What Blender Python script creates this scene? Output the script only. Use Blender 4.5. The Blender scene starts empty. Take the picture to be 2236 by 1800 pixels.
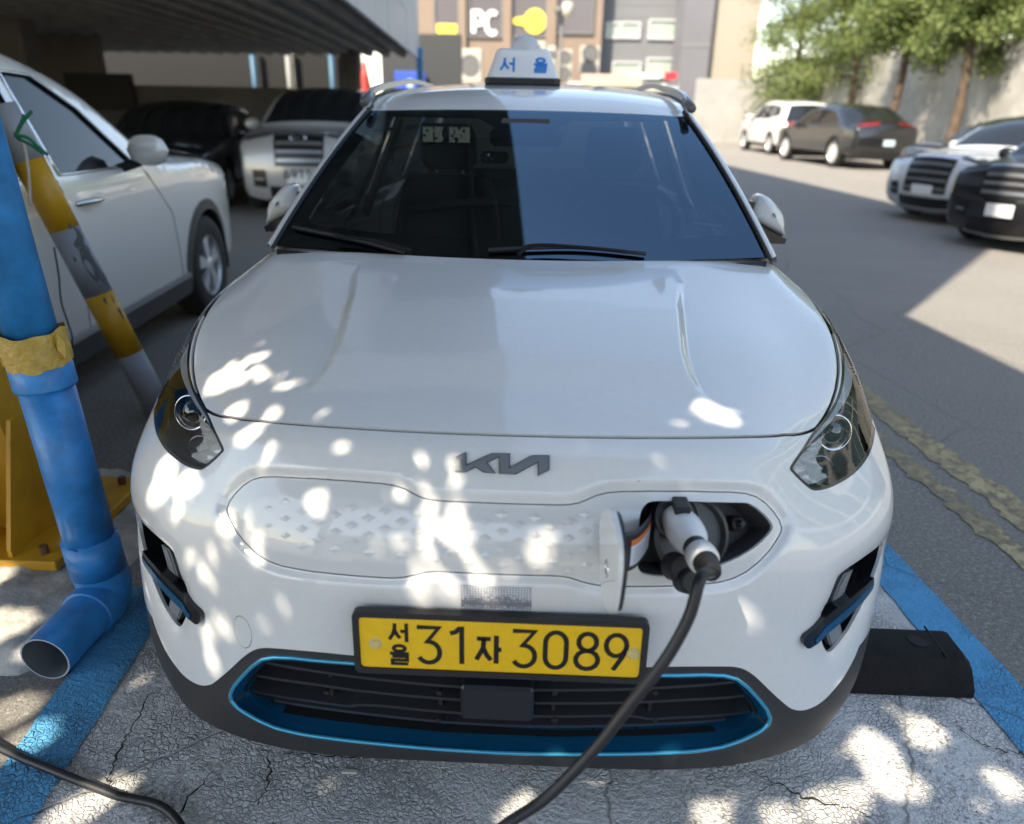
import bpy, math, random
import numpy as np
from mathutils import Vector, Matrix
from mathutils.geometry import delaunay_2d_cdt
from mathutils.bvhtree import BVHTree
random.seed(7); rng = np.random.default_rng(7)
scene = bpy.context.scene
COL = scene.collection

# ---------------------------------------------------------------- camera
FPX = 1600.0; PIT = math.radians(22.5); YAW = math.radians(1.75); ROL = math.radians(1.1)
CAM = np.array([.055, -1.093, 1.452])
_fw = np.array([-math.sin(YAW), math.cos(YAW), 0]); _rt = np.array([math.cos(YAW), math.sin(YAW), 0]); _up = np.array([0, 0, 1.])
CF = _fw*math.cos(PIT)-_up*math.sin(PIT); _U = _up*math.cos(PIT)+_fw*math.sin(PIT)
CR = _rt*math.cos(ROL)+_U*math.sin(ROL); CU = _U*math.cos(ROL)-_rt*math.sin(ROL)
cd = bpy.data.cameras.new('camera'); co = bpy.data.objects.new('camera', cd); COL.objects.link(co)
M = Matrix.Identity(4)
for i in range(3):
    M[i][0] = CR[i]; M[i][1] = CU[i]; M[i][2] = -CF[i]; M[i][3] = CAM[i]
co.matrix_world = M
cd.sensor_width = 36; cd.lens = 36*FPX/2236; cd.clip_end = 2000; cd.clip_start = .05
cd.dof.use_dof = True; cd.dof.focus_distance = 1.78; cd.dof.aperture_fstop = 1.9
scene.camera = co
# ---------------------------------------------------------------- sky, sun, exposure
SUN_EL = math.radians(50); SUN = np.array([-.6*math.cos(SUN_EL), -.8*math.cos(SUN_EL), math.sin(SUN_EL)])
w = bpy.data.worlds.new('World'); scene.world = w; w.use_nodes = True
nt = w.node_tree; bg = nt.nodes['Background']; sk = nt.nodes.new('ShaderNodeTexSky')
sk.sky_type = 'NISHITA'; sk.sun_disc = False; sk.sun_elevation = SUN_EL; sk.sun_rotation = math.atan2(-.6, -.8)
sk.air_density = 1.0; sk.dust_density = .5; sk.ozone_density = 1.2
wb = nt.nodes.new('ShaderNodeMix'); wb.data_type = 'RGBA'; wb.blend_type = 'MULTIPLY'; wb.inputs[0].default_value = 1; wb.inputs[7].default_value = (1.17, 1.0, .84, 1)   # the camera's white balance
nt.links.new(sk.outputs[0], wb.inputs[6]); nt.links.new(wb.outputs[2], bg.inputs[0]); bg.inputs[1].default_value = .15
sd = bpy.data.lights.new('sun', 'SUN'); sd.energy = 3.7; sd.angle = math.radians(.55); sd.color = (1, .88, .70)
so = bpy.data.objects.new('sun', sd); COL.objects.link(so); so.location = (-8, -10, 16)
so.rotation_mode = 'QUATERNION'; so.rotation_quaternion = Vector(SUN).to_track_quat('Z', 'Y')
vs = scene.view_settings; vs.view_transform = 'Standard'; vs.look = 'None'; vs.gamma = 1; vs.exposure = 1.68; vs.use_curve_mapping = False
scene.cycles.max_bounces = 8; scene.cycles.transparent_max_bounces = 16; scene.cycles.caustics_reflective = False; scene.cycles.caustics_refractive = False

# ---------------------------------------------------------------- photograph geometry helpers (source pixels -> rays)
def proj(P):
    d = np.asarray(P, float)-CAM; z = d@CF
    return np.stack([1118+FPX*(d@CR)/z, 900-FPX*(d@CU)/z], -1)
def ray(px, py): return CF+CR*(px-1118)/FPX-CU*(py-900)/FPX
def onz(px, py, z=0.): d = ray(px, py); return CAM+d*(z-CAM[2])/d[2]
def ony(px, py, y): d = ray(px, py); return CAM+d*(y-CAM[1])/d[1]
def onx(px, py, x): d = ray(px, py); return CAM+d*(x-CAM[0])/d[0]

# ---------------------------------------------------------------- materials
MATS = {}
def N(nt, t, **k):
    n = nt.nodes.new('ShaderNode'+t)
    for a, b in k.items(): setattr(n, a, b)
    return n
def mat(name, col=(.5, .5, .5), rough=.5, metal=0., coat=0., spec=.5, noise=None, bump=None, emit=None, coat_rough=.03):
    """noise=(scale, amount) colour variation; bump=(scale, strength)"""
    if name in MATS: return MATS[name]
    m = bpy.data.materials.new(name); m.use_nodes = True; nt = m.node_tree; b = nt.nodes['Principled BSDF']
    b.inputs['Base Color'].default_value = (*col, 1); b.inputs['Roughness'].default_value = rough; b.inputs['Metallic'].default_value = metal
    b.inputs['Coat Weight'].default_value = coat; b.inputs['Coat Roughness'].default_value = coat_rough; b.inputs['Specular IOR Level'].default_value = spec
    tc = N(nt, 'TexCoord')
    if noise:
        n = N(nt, 'TexNoise'); n.inputs['Scale'].default_value = noise[0]; n.inputs['Detail'].default_value = 6; n.inputs['Roughness'].default_value = .62
        nt.links.new(tc.outputs['Object'], n.inputs['Vector'])
        mx = N(nt, 'Mix', data_type='RGBA'); a = noise[1]
        mr = N(nt, 'MapRange'); mr.inputs[1].default_value = .3; mr.inputs[2].default_value = .7
        nt.links.new(n.outputs['Fac'], mr.inputs[0]); nt.links.new(mr.outputs[0], mx.inputs[0])
        mx.inputs[6].default_value = (*[max(0, c*(1-a)) for c in col], 1); mx.inputs[7].default_value = (*[min(1, c*(1+a)) for c in col], 1)
        nt.links.new(mx.outputs[2], b.inputs['Base Color'])
    if bump:
        n2 = N(nt, 'TexNoise'); n2.inputs['Scale'].default_value = bump[0]; n2.inputs['Detail'].default_value = 4
        nt.links.new(tc.outputs['Object'], n2.inputs['Vector'])
        bp = N(nt, 'Bump'); bp.inputs['Strength'].default_value = bump[1]; bp.inputs['Distance'].default_value = .01
        nt.links.new(n2.outputs['Fac'], bp.inputs['Height']); nt.links.new(bp.outputs[0], b.inputs['Normal'])
    if emit:
        b.inputs['Emission Color'].default_value = (*emit[0], 1); b.inputs['Emission Strength'].default_value = emit[1]
    MATS[name] = m; return m
def glass(name, tint=(.6, .65, .65), ior=1.5, rough=0.):
    if name in MATS: return MATS[name]
    m = bpy.data.materials.new(name); m.use_nodes = True; nt = m.node_tree; nt.nodes.remove(nt.nodes['Principled BSDF'])
    o = nt.nodes['Material Output']; t = N(nt, 'BsdfTransparent'); t.inputs[0].default_value = (*tint, 1)
    g = N(nt, 'BsdfGlossy'); g.inputs['Roughness'].default_value = rough; f = N(nt, 'Fresnel'); f.inputs[0].default_value = ior
    mx = N(nt, 'MixShader'); nt.links.new(f.outputs[0], mx.inputs[0]); nt.links.new(t.outputs[0], mx.inputs[1]); nt.links.new(g.outputs[0], mx.inputs[2])
    nt.links.new(mx.outputs[0], o.inputs[0]); MATS[name] = m; return m

# ---------------------------------------------------------------- mesh helpers
WM = {}
def tag(o, label=None, cat=None, group=None, kind=None):
    if label: o['label'] = label
    if cat: o['category'] = cat
    if group: o['group'] = group
    if kind: o['kind'] = kind
    return o
def thing(name, label, cat, loc=(0, 0, 0), rz=0., group=None, scale=1.):
    o = bpy.data.objects.new(name, None); COL.objects.link(o); o.location = loc; o.rotation_euler = (0, 0, rz); o.scale = (scale,)*3
    o.empty_display_size = .2
    WM[o] = Matrix.Translation(Vector(loc)) @ Matrix.Rotation(rz, 4, 'Z') @ Matrix.Scale(scale, 4)
    return tag(o, label, cat, group)
def mobj(name, verts, faces, m, parent=None, smooth=False, normals=None, local=False):
    me = bpy.data.meshes.new(name)
    me.from_pydata([tuple(map(float, v)) for v in verts], [], [tuple(map(int, q)) for q in faces])
    if smooth or normals is not None:
        me.polygons.foreach_set('use_smooth', [True]*len(me.polygons))
    if normals is not None:
        me.normals_split_custom_set_from_vertices([tuple(map(float, q)) for q in normals])
    me.update(); o = bpy.data.objects.new(name, me); COL.objects.link(o)
    if m: me.materials.append(m)
    WM[o] = Matrix.Identity(4)
    if parent:
        o.parent = parent
        if local: WM[o] = WM[parent].copy()
        else: o.matrix_parent_inverse = WM[parent].inverted()
    return o
class MB:
    def __init__(s): s.v = []; s.f = []
    def add(s, v, f):
        b = len(s.v); s.v += [tuple(map(float, p)) for p in v]; s.f += [tuple(i+b for i in q) for q in f]; return s
    def box(s, x0, x1, y0, y1, z0, z1, bev=0.):
        if bev <= 0:
            return s.add([(x0, y0, z0), (x1, y0, z0), (x1, y1, z0), (x0, y1, z0), (x0, y0, z1), (x1, y0, z1), (x1, y1, z1), (x0, y1, z1)],
                  [(0, 3, 2, 1), (4, 5, 6, 7), (0, 1, 5, 4), (1, 2, 6, 5), (2, 3, 7, 6), (3, 0, 4, 7)])
        b = bev; v = []
        for z, i in ((z0, b), (z0+b, 0), (z1-b, 0), (z1, b)):
            v += [(x0+b, y0+i, z), (x1-b, y0+i, z), (x1-i, y0+b, z), (x1-i, y1-b, z), (x1-b, y1-i, z), (x0+b, y1-i, z), (x0+i, y1-b, z), (x0+i, y0+b, z)]
        f = [tuple(range(7, -1, -1)), tuple(range(24, 32))]
        for k in range(3):
            for j in range(8): f.append((k*8+j, k*8+(j+1) % 8, k*8+8+(j+1) % 8, k*8+8+j))
        return s.add(v, f)
    def tube(s, pts, r, n=12, cap=True):
        pts = [np.array(p, float) for p in pts]; L = len(pts)
        rr = r if hasattr(r, '__len__') else [r]*L; v = []; pa = None
        for i, p in enumerate(pts):
            t = pts[min(i+1, L-1)]-pts[max(i-1, 0)]; t = t/(np.linalg.norm(t)+1e-12)
            if pa is None:
                a = np.cross(t, [0, 0, 1.]); a = np.cross(t, [1., 0, 0]) if np.linalg.norm(a) < .1 else a
            else: a = pa-t*(pa@t)
            a = a/np.linalg.norm(a); pa = a; b = np.cross(t, a)
            for k in range(n):
                q = 2*math.pi*k/n; v.append(p+rr[i]*(a*math.cos(q)+b*math.sin(q)))
        f = []
        for i in range(L-1):
            for k in range(n): f.append((i*n+k, i*n+(k+1) % n, (i+1)*n+(k+1) % n, (i+1)*n+k))
        if cap: f += [tuple(range(n-1, -1, -1)), tuple(range((L-1)*n, L*n))]
        return s.add(v, f)
    def lathe(s, prof, o, ax, n=24, closed=False):
        """prof: (radius, height along ax)"""
        o = np.array(o, float); ax = np.array(ax, float); ax /= np.linalg.norm(ax)
        a = np.cross(ax, [0, 0, 1.]); a = np.cross(ax, [1., 0, 0]) if np.linalg.norm(a) < .1 else a; a /= np.linalg.norm(a); b = np.cross(ax, a)
        v = [o+ax*h+r*(a*math.cos(2*math.pi*k/n)+b*math.sin(2*math.pi*k/n)) for r, h in prof for k in range(n)]
        L = len(prof); f = [(i*n+k, i*n+(k+1) % n, ((i+1) % L)*n+(k+1) % n, ((i+1) % L)*n+k) for i in range(L if closed else L-1) for k in range(n)]
        return s.add(v, f)
    def prism(s, poly, o, ex, ey, ez, h):
        """2-D poly in frame (o,ex,ey) extruded h along ez; any simple polygon"""
        o, ex, ey, ez = [np.array(q, float) for q in (o, ex, ey, ez)]
        n = len(poly); bot = [o+ex*a+ey*b for a, b in poly]; top = [p+ez*h for p in bot]
        r = delaunay_2d_cdt([Vector(p) for p in poly], [], [list(range(n))], 1, 1e-7)
        if len(r[0]) == n:
            om = [q[0] if q else i for i, q in enumerate(r[3])]; tris = [tuple(om[i] for i in t) for t in r[2]]
        else: tris = [tuple(range(n))]
        f = [tuple(i+n for i in t) for t in tris]+[tuple(reversed(t)) for t in tris]+[(i, (i+1) % n, (i+1) % n+n, i+n) for i in range(n)]
        return s.add(bot+top, f)
    def strokes(s, lines, o, ex, ey, ez, wd, h):
        """ribbons of width wd, height h, along 2-D polylines (frame units)"""
        o, ex, ey, ez = [np.array(q, float) for q in (o, ex, ey, ez)]
        for ln in lines:
            P = np.array(ln, float); closed = np.allclose(P[0], P[-1]) and len(P) > 3
            if closed: P = P[:-1]
            n = len(P); off = []
            for i in range(n):
                a = P[i]-P[i-1] if (closed or i) else P[1]-P[0]
                b = P[(i+1) % n]-P[i] if (closed or i < n-1) else P[i]-P[i-1]
                a = a/(np.linalg.norm(a)+1e-9); b = b/(np.linalg.norm(b)+1e-9); na = np.array([-a[1], a[0]]); nb = np.array([-b[1], b[0]])
                mt = na+nb; mt = mt/(np.linalg.norm(mt)+1e-9); k = min(1.6, 1/max(.3, mt@na)); off.append(mt*k*wd/2)
            off = np.array(off); A = P+off; B = P-off
            v = [o+ex*p[0]+ey*p[1] for p in A]+[o+ex*p[0]+ey*p[1] for p in B]; v += [q+ez*h for q in v]
            f = []
            for i in range(n if closed else n-1):
                j = (i+1) % n; f += [(2*n+i, 3*n+i, 3*n+j, 2*n+j), (i, 2*n+i, 2*n+j, j), (n+j, 3*n+j, 3*n+i, n+i)]
            if not closed: f += [(0, n, 3*n, 2*n), (n-1, 3*n-1, 4*n-1, 2*n-1)]
            s.add(v, f)
        return s
    def build(s, name, m, parent=None, smooth=False, local=False):
        return mobj(name, s.v, s.f, m, parent, smooth, local=local)
def smooth_path(pts, k=8):
    P = [np.array(p, float) for p in pts]; out = []
    for i in range(len(P)-1):
        a, b, c, d = P[max(i-1, 0)], P[i], P[i+1], P[min(i+2, len(P)-1)]
        for j in range(k):
            t = j/k; out.append(.5*((2*b)+(c-a)*t+(2*a-5*b+4*c-d)*t*t+(3*b-a-3*c+d)*t**3))
    out.append(P[-1]); return out
def angle_smooth(o, deg=35):
    o.data.polygons.foreach_set('use_smooth', [True]*len(o.data.polygons)); o.data.set_sharp_from_angle(angle=math.radians(deg)); return o
def arc(cx, cy, rx, ry, a0, a1, n=12):
    return [(cx+rx*math.cos(math.radians(a0+(a1-a0)*i/n)), cy+ry*math.sin(math.radians(a0+(a1-a0)*i/n))) for i in range(n+1)]
def in_poly(px, py, poly):
    poly = np.asarray(poly); x, y = poly[:, 0], poly[:, 1]; c = np.zeros(np.shape(px), bool); j = len(poly)-1
    for i in range(len(poly)):
        if y[i] != y[j]: c ^= ((y[i] > py) != (y[j] > py)) & (px < (x[j]-x[i])*(py-y[i])/(y[j]-y[i])+x[i])
        j = i
    return c
def dist_line(px, py, ln, closed=False):
    ln = np.asarray(ln, float); d = np.full(np.shape(px), 1e9)
    for i in range(len(ln) if closed else len(ln)-1):
        a = ln[i]; b = ln[(i+1) % len(ln)]; e = b-a; L = e@e+1e-12
        t = np.clip(((px-a[0])*e[0]+(py-a[1])*e[1])/L, 0, 1); d = np.minimum(d, np.hypot(px-a[0]-t*e[0], py-a[1]-t*e[1]))
    return d
def offset_poly(poly, d):
    P = np.array(poly, float); n = len(P); ar = sum(P[i-1][0]*P[i][1]-P[i][0]*P[i-1][1] for i in range(n))
    sg = 1 if ar > 0 else -1; out = []
    for i in range(n):
        a = P[i]-P[i-1]; b = P[(i+1) % n]-P[i]; a /= np.linalg.norm(a)+1e-9; b /= np.linalg.norm(b)+1e-9
        na = np.array([a[1], -a[0]]); nb = np.array([b[1], -b[0]]); mt = na+nb; mt /= np.linalg.norm(mt)+1e-9
        out.append(P[i]+sg*mt*d*min(1.6, 1/max(.35, mt@na)))
    return [tuple(p) for p in out]
def cdt(points, polys, lines=()):
    """constrained triangulation; polys closed loops, lines open chains"""
    vs = [Vector(map(float, p)) for p in points]; ed = []
    for q in polys:
        b = len(vs); vs += [Vector(map(float, p)) for p in q]; ed += [(b+i, b+(i+1) % len(q)) for i in range(len(q))]
    for q in lines:
        b = len(vs); vs += [Vector(map(float, p)) for p in q]; ed += [(b+i, b+i+1) for i in range(len(q)-1)]
    r = delaunay_2d_cdt(vs, ed, [], 0, 1e-6)
    V = np.array([tuple(v) for v in r[0]]); T = np.array([t for t in r[2]]); return V, T
def densify(poly, step, closed=True):
    out = []; n = len(poly)
    for i in range(n if closed else n-1):
        a = np.array(poly[i], float); b = np.array(poly[(i+1) % n], float); k = max(1, int(np.ceil(np.linalg.norm(b-a)/step)))
        out += [tuple(a+(b-a)*j/k) for j in range(k)]
    if not closed: out.append(tuple(poly[-1]))
    return out
# glyph strokes in a unit box
_c = lambda *a: arc(*a, n=14)
GLY = {
 '3': [[(.04, 1), (.92, 1), (.44, .6)]+_c(.5, .3, .45, .3, 80, -150)],
 '1': [[(.08, .86), (.34, .9), (.5, 1), (.62, 1), (.62, 0)]],
 '0': [_c(.5, .7, .42, .3, 0, 180)+_c(.5, .3, .42, .3, 180, 360)+[(.92, .7)]],
 '8': [_c(.5, .76, .36, .24, -90, 270), _c(.5, .26, .45, .26, -90, 270)],
 '9': [_c(.5, .7, .43, .3, 0, 360), [(.92, .62), (.78, .38), (.42, 0)]],
 '6': [_c(.5, .3, .43, .3, 0, 360), [(.08, .38), (.22, .62), (.6, 1)]],
 '5': [[(.9, 1), (.15, 1), (.1, .55)]+_c(.5, .32, .42, .32, 120, -150)],
 '7': [[(.05, 1), (.92, 1), (.4, 0)]], '2': [_c(.5, .7, .4, .3, 170, -30)+[(.05, 0), (.95, 0)]], '4': [[(.7, 0), (.7, 1), (.05, .28), (.95, .28)]],
 'seo': [[(.32, 1), (.3, .72), (.2, .4), (0, .12)], [(.3, .66), (.42, .4), (.6, .2)], [(.95, 1.02), (.95, 0)], [(.62, .58), (.95, .58)]],
 'ul': [_c(.5, .84, .3, .15, 0, 360), [(0, .57), (1, .57)], [(.5, .57), (.5, .44)], [(.12, .41), (.9, .41), (.9, .215), (.12, .215), (.12, .02), (.94, .02)]],
 'ja': [[(.02, .9), (.6, .9)], [(.32, .9), (.28, .55), (.0, .12)], [(.3, .55), (.44, .3), (.62, .12)], [(.84, 1.03), (.84, 0)], [(.84, .52), (1.06, .52)]],
 'P': [[(.12, 0), (.12, 1), (.55, 1)]+_c(.58, .72, .32, .28, 90, -90)+[(.12, .44)]],
 'C': [_c(.55, .5, .45, .5, 50, 310)],
 'H': [[(0, 0), (.15, 1)], [(.85, 0), (1, 1)], [(.07, .4), (.45, .45), (.93, .62)]],
}
def text2d(mb, items, o, ex, ey, ez, wd, h):
    """items: (glyph, x, y, w, h)"""
    for g, x, y, ww, hh in items:
        mb.strokes([[(x+a*ww, y+b*hh) for a, b in ln] for ln in GLY[g]], o, ex, ey, ez, wd, h)
    return mb
# ================================================================ SETTING
SLP = -.08                                             # the bay lines lean this much against the taxi
def bay(x0, y): return x0+SLP*y
def asphalt(name, base, paint=None, wear=.5, cells=True):
    m = mat(name, base, .88); nt = m.node_tree; b = nt.nodes['Principled BSDF']; lk = nt.links.new; tc = N(nt, 'TexCoord'); geo = N(nt, 'NewGeometry')
    P = geo.outputs['Position']
    def noise(sc, det=5, r=.6, src=P):
        n = N(nt, 'TexNoise'); n.inputs['Scale'].default_value = sc; n.inputs['Detail'].default_value = det; n.inputs['Roughness'].default_value = r; lk(src, n.inputs['Vector']); return n
    def ramp(src, a, c, ca=(0, 0, 0), cb=(1, 1, 1)):
        r = N(nt, 'ValToRGB'); r.color_ramp.elements[0].position = a; r.color_ramp.elements[1].position = c; r.color_ramp.elements[0].color = (*ca, 1); r.color_ramp.elements[1].color = (*cb, 1); lk(src, r.inputs[0]); return r.outputs[0]
    def mx(f, a, c, mode='MIX'):
        n = N(nt, 'Mix', data_type='RGBA', blend_type=mode)
        for s, i in ((f, 0), (a, 6), (c, 7)):
            if hasattr(s, 'is_linked'): lk(s, n.inputs[i])
            else: n.inputs[i].default_value = s if i == 0 else (*s, 1)
        return n.outputs[2]
    def math_(op, a, c):
        n = N(nt, 'Math', operation=op)
        for s, i in ((a, 0), (c, 1)):
            if hasattr(s, 'is_linked'): lk(s, n.inputs[i])
            else: n.inputs[i].default_value = s
        return n.outputs[0]
    sp = noise(150, 4, .85).outputs['Fac']; big = noise(.9, 6, .65).outputs['Fac']; mid = noise(9, 6, .7).outputs['Fac']
    dk = tuple(c*.40 for c in base); lt = tuple(min(1, c*2.0) for c in base)
    road = mx(ramp(sp, .36, .70), dk, lt); gr2 = noise(62, 4, .8).outputs['Fac']; road = mx(math_('MULTIPLY', ramp(gr2, .54, .62), .75), road, tuple(min(1, c*2.4) for c in base)); road = mx(math_('MULTIPLY', ramp(gr2, .34, .44, (1, 1, 1), (0, 0, 0)), .75), road, tuple(c*.30 for c in base)); road = mx(ramp(big, .35, .65), road, mx(.5, road, tuple(c*1.35 for c in base)))
    # warped coordinates for cracks
    wn = noise(5, 4, .6); add = N(nt, 'VectorMath', operation='SCALE'); lk(wn.outputs['Color'], add.inputs[0]); add.inputs['Scale'].default_value = .09
    va = N(nt, 'VectorMath', operation='ADD'); lk(P, va.inputs[0]); lk(add.outputs[0], va.inputs[1])
    def vor(sc, src): v = N(nt, 'TexVoronoi', feature='DISTANCE_TO_EDGE'); v.inputs['Scale'].default_value = sc; lk(src, v.inputs['Vector']); return v.outputs['Distance']
    long_ = ramp(vor(.75, va.outputs[0]), .0012 if paint else .004, .0035 if paint else .012, (1, 1, 1), (0, 0, 0)); cell = vor(75, va.outputs[0]); cellm = ramp(cell, .02, .15, (1, 1, 1), (0, 0, 0))
    region = ramp(noise(2.1, 5, .7).outputs['Fac'], .42, .62)
    if paint:
        pc = mx(ramp(mid, .3, .7), tuple(c*.80 for c in paint), paint); pc = mx(ramp(noise(42, 4, .7).outputs['Fac'], .3, .7), pc, mx(.5, pc, tuple(c*.72 for c in paint)))
        hole = ramp(math_('ADD', noise(22 if wear > 1 else 130, 5, .8).outputs['Fac'], math_('MULTIPLY', noise(3.2, 4, .7).outputs['Fac'], .55)), 1.06-.30*wear, 1.22-.30*wear)
        cm = math_('MULTIPLY', cellm, math_('ADD', math_('MULTIPLY', region, .6), .02))
        f = math_('MAXIMUM', math_('MAXIMUM', hole, cm), math_('MULTIPLY', long_, .7))
        col = mx(math_('MULTIPLY', f, .82), pc, base if wear > 1 else (.045, .044, .043)); hgt = math_('SUBTRACT', math_('ADD', noise(95, 3, .6).outputs['Fac'], math_('MULTIPLY', noise(24, 3, .6).outputs['Fac'], 1.3)), math_('MULTIPLY', f, 1.6))
        lk(col, b.inputs['Base Color'])
    else:
        col = mx(math_('MULTIPLY', long_, .10), road, (.02, .02, .02)); lk(col, b.inputs['Base Color']); hgt = math_('SUBTRACT', math_('ADD', sp, noise(60, 3, .6).outputs['Fac']), long_)
    bp = N(nt, 'Bump'); bp.inputs['Strength'].default_value = .8; bp.inputs['Distance'].default_value = .008; lk(hgt, bp.inputs['Height']); lk(bp.outputs[0], b.inputs['Normal'])
    return m
def sheet(name, poly, z, m, kind='structure', parent=None):
    o = mobj(name, [(a, b, z) for a, b in poly], [tuple(range(len(poly)))], m, parent); 
    return tag(o, kind=kind) if parent is None else o
asp = asphalt('asphalt_road', (.185, .175, .16))
gr_ = sheet('ground', [(-300, -300), (300, -300), (300, 300), (-300, 300)], 0, asp)
white_p = asphalt('painted_white', (.06, .06, .06), (.70, .69, .67), .7); blue_p = asphalt('painted_blue', (.06, .06, .06), (.09, .36, .64), .6); yel_p = asphalt('painted_yellow', (.16, .15, .135), (.52, .43, .24), 1.12)
def strip_(x0, x1, ya, yb, j=.0016):
    ys = np.arange(ya, yb+.001, .035); f = lambda x: [(bay(x, y)+rng.normal(0, j), y) for y in ys]; return f(x0)[::-1]+f(x1)
sheet('painted_bay', strip_(-1.09, 1.40, -2.5, 4.6), .004, white_p)
sheet('painted_blue_line', strip_(-1.15, -1.0, -2.5, .83), .008, blue_p); sheet('painted_blue_line', strip_(1.31, 1.465, -2.5, 5.0), .008, blue_p)
sheet('painted_yellow_line', strip_(2.05, 2.20, .2, 3.3, .012), .004, yel_p); sheet('painted_yellow_line', strip_(1.86, 1.96, .3, 2.3, .012), .004, yel_p)
# long cracks in the painted bay
for k, pl_ in enumerate(([(330,1520),(300,1580),(262,1640),(245,1690),(238,1720)], [(470,1690),(420,1740),(390,1790)], [(575,1640),(592,1680),(580,1730),(560,1760)], [(1640,1690),(1700,1720),(1760,1750),(1830,1765),(1900,1790)], [(2090,1590),(2130,1625),(2190,1645),(2236,1650)], [(620,1650),(700,1655),(790,1660)])):
    q = [onz(*p)[:2] for p in pl_]; q = [np.array(p[:2])+rng.uniform(-.006, .006, 2) for p in smooth_path([(*a, 0) for a in q], 7)]; V = []
    for i, p in enumerate(q):
        d = q[min(i+1, len(q)-1)]-q[max(i-1, 0)]; d /= np.linalg.norm(d)+1e-9; n = np.array([-d[1], d[0]]); w_ = rng.uniform(.0008, .0036)*(1-abs(i/len(q)-.5)); V += [(*(p+n*w_), .0095), (*(p-n*w_), .0095)]
    o = mobj('crack', V, [(2*i, 2*i+1, 2*i+3, 2*i+2) for i in range(len(q)-1)], mat('crack_dark', (.018, .017, .016), .95)); tag(o, kind='structure')
# ---------------------------------------------------------------- car park deck on the left
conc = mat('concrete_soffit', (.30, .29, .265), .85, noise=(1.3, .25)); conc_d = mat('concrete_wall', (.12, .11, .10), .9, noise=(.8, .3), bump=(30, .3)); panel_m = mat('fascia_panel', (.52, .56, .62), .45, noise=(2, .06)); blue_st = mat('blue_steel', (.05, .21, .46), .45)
E0 = -1.75
deck = thing('parking_deck', 'dark ribbed concrete parking deck overhead at the upper left', 'parking deck', (-8, 10, 0))
def edge(y): return E0+SLP*y
Y0, Y1 = 4.6, 22.
mobj('soffit', [(edge(Y0), Y0, 2.98), (edge(Y1), Y1, 2.98), (-22, Y1, 2.98), (-22, Y0, 2.98), (edge(Y0), Y0, 3.3), (edge(Y1), Y1, 3.3), (-22, Y1, 3.3), (-22, Y0, 3.3)], [(0, 3, 2, 1), (4, 5, 6, 7), (0, 1, 5, 4), (1, 2, 6, 5), (2, 3, 7, 6), (3, 0, 4, 7)], conc, deck)
x_ = -.30
while x_ > -17:
    V = []
    for y_ in (Y0+.02, Y1-.02):
        a = edge(y_)+x_; V += [(a, y_, 2.975), (a-.05, y_, 2.74), (a-.20, y_, 2.74), (a-.25, y_, 2.975)]
    mobj('rib', V, [(0, 4, 5, 1), (1, 5, 6, 2), (2, 6, 7, 3), (0, 1, 2, 3), (7, 6, 5, 4)], conc, deck); x_ -= .48
for i in range(9):
    ya = Y0+(Y1-Y0)*i/9+.006; yb = Y0+(Y1-Y0)*(i+1)/9-.006
    for j, (za, zb) in enumerate(((2.70, 3.52), (3.53, 4.35), (4.36, 5.2))):
        o = .006*((i+j) % 2); mobj('fascia_panel', [(edge(ya)+.02+o, ya, za), (edge(yb)+.02+o, yb, za), (edge(yb)+.02+o, yb, zb), (edge(ya)+.02+o, ya, zb), (edge(ya)-.05, ya, za), (edge(yb)-.05, yb, za), (edge(yb)-.05, yb, zb), (edge(ya)-.05, ya, zb)], [(0, 1, 2, 3), (4, 7, 6, 5), (0, 4, 5, 1), (3, 2, 6, 7), (0, 3, 7, 4), (1, 5, 6, 2)], panel_m, deck)
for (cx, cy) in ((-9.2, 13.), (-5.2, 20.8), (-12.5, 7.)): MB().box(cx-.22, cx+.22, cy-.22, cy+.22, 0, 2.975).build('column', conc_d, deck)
MB().box(edge(21.6)-.02, edge(21.6)+.14, 21.5, 21.72, 0, 2.97).build('blue_post', blue_st, deck)
# light tube under the soffit
lt = thing('ceiling_lamp', 'long pale lamp fixed under the dark deck', 'lamp', (-8.6, 10.0, 2.62)); MB().box(-9.1, -8.2, 9.95, 10.07, 2.66, 2.735, .015).build('housing', mat('lamp_white', (.6, .58, .52), .5), lt); MB().box(-9.05, -8.25, 9.97, 10.05, 2.635, 2.658).build('diffuser', mat('lamp_diff', (.7, .68, .6), .4), lt)
# parapet at the far side of the deck, things beyond it
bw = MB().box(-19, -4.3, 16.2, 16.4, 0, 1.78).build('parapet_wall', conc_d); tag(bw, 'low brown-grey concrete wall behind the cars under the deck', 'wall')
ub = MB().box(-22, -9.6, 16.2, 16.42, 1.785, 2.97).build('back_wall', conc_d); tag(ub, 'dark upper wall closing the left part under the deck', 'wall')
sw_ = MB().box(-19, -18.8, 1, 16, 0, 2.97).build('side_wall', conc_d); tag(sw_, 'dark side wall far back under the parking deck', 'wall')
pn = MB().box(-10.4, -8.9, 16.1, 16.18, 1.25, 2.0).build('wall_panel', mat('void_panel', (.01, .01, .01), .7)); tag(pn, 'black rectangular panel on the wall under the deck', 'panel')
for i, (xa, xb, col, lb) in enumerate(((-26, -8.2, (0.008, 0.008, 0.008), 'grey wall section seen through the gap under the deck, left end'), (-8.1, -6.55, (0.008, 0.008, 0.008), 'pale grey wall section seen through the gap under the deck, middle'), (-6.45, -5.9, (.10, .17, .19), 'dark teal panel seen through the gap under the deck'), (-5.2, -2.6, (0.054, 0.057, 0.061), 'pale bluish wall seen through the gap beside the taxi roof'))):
    o = MB().box(xa, xb, 25, 25.3, 0, 3.6).build('far_wall', mat('farwall%d' % i, col, .7)); tag(o, lb, 'wall')
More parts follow.
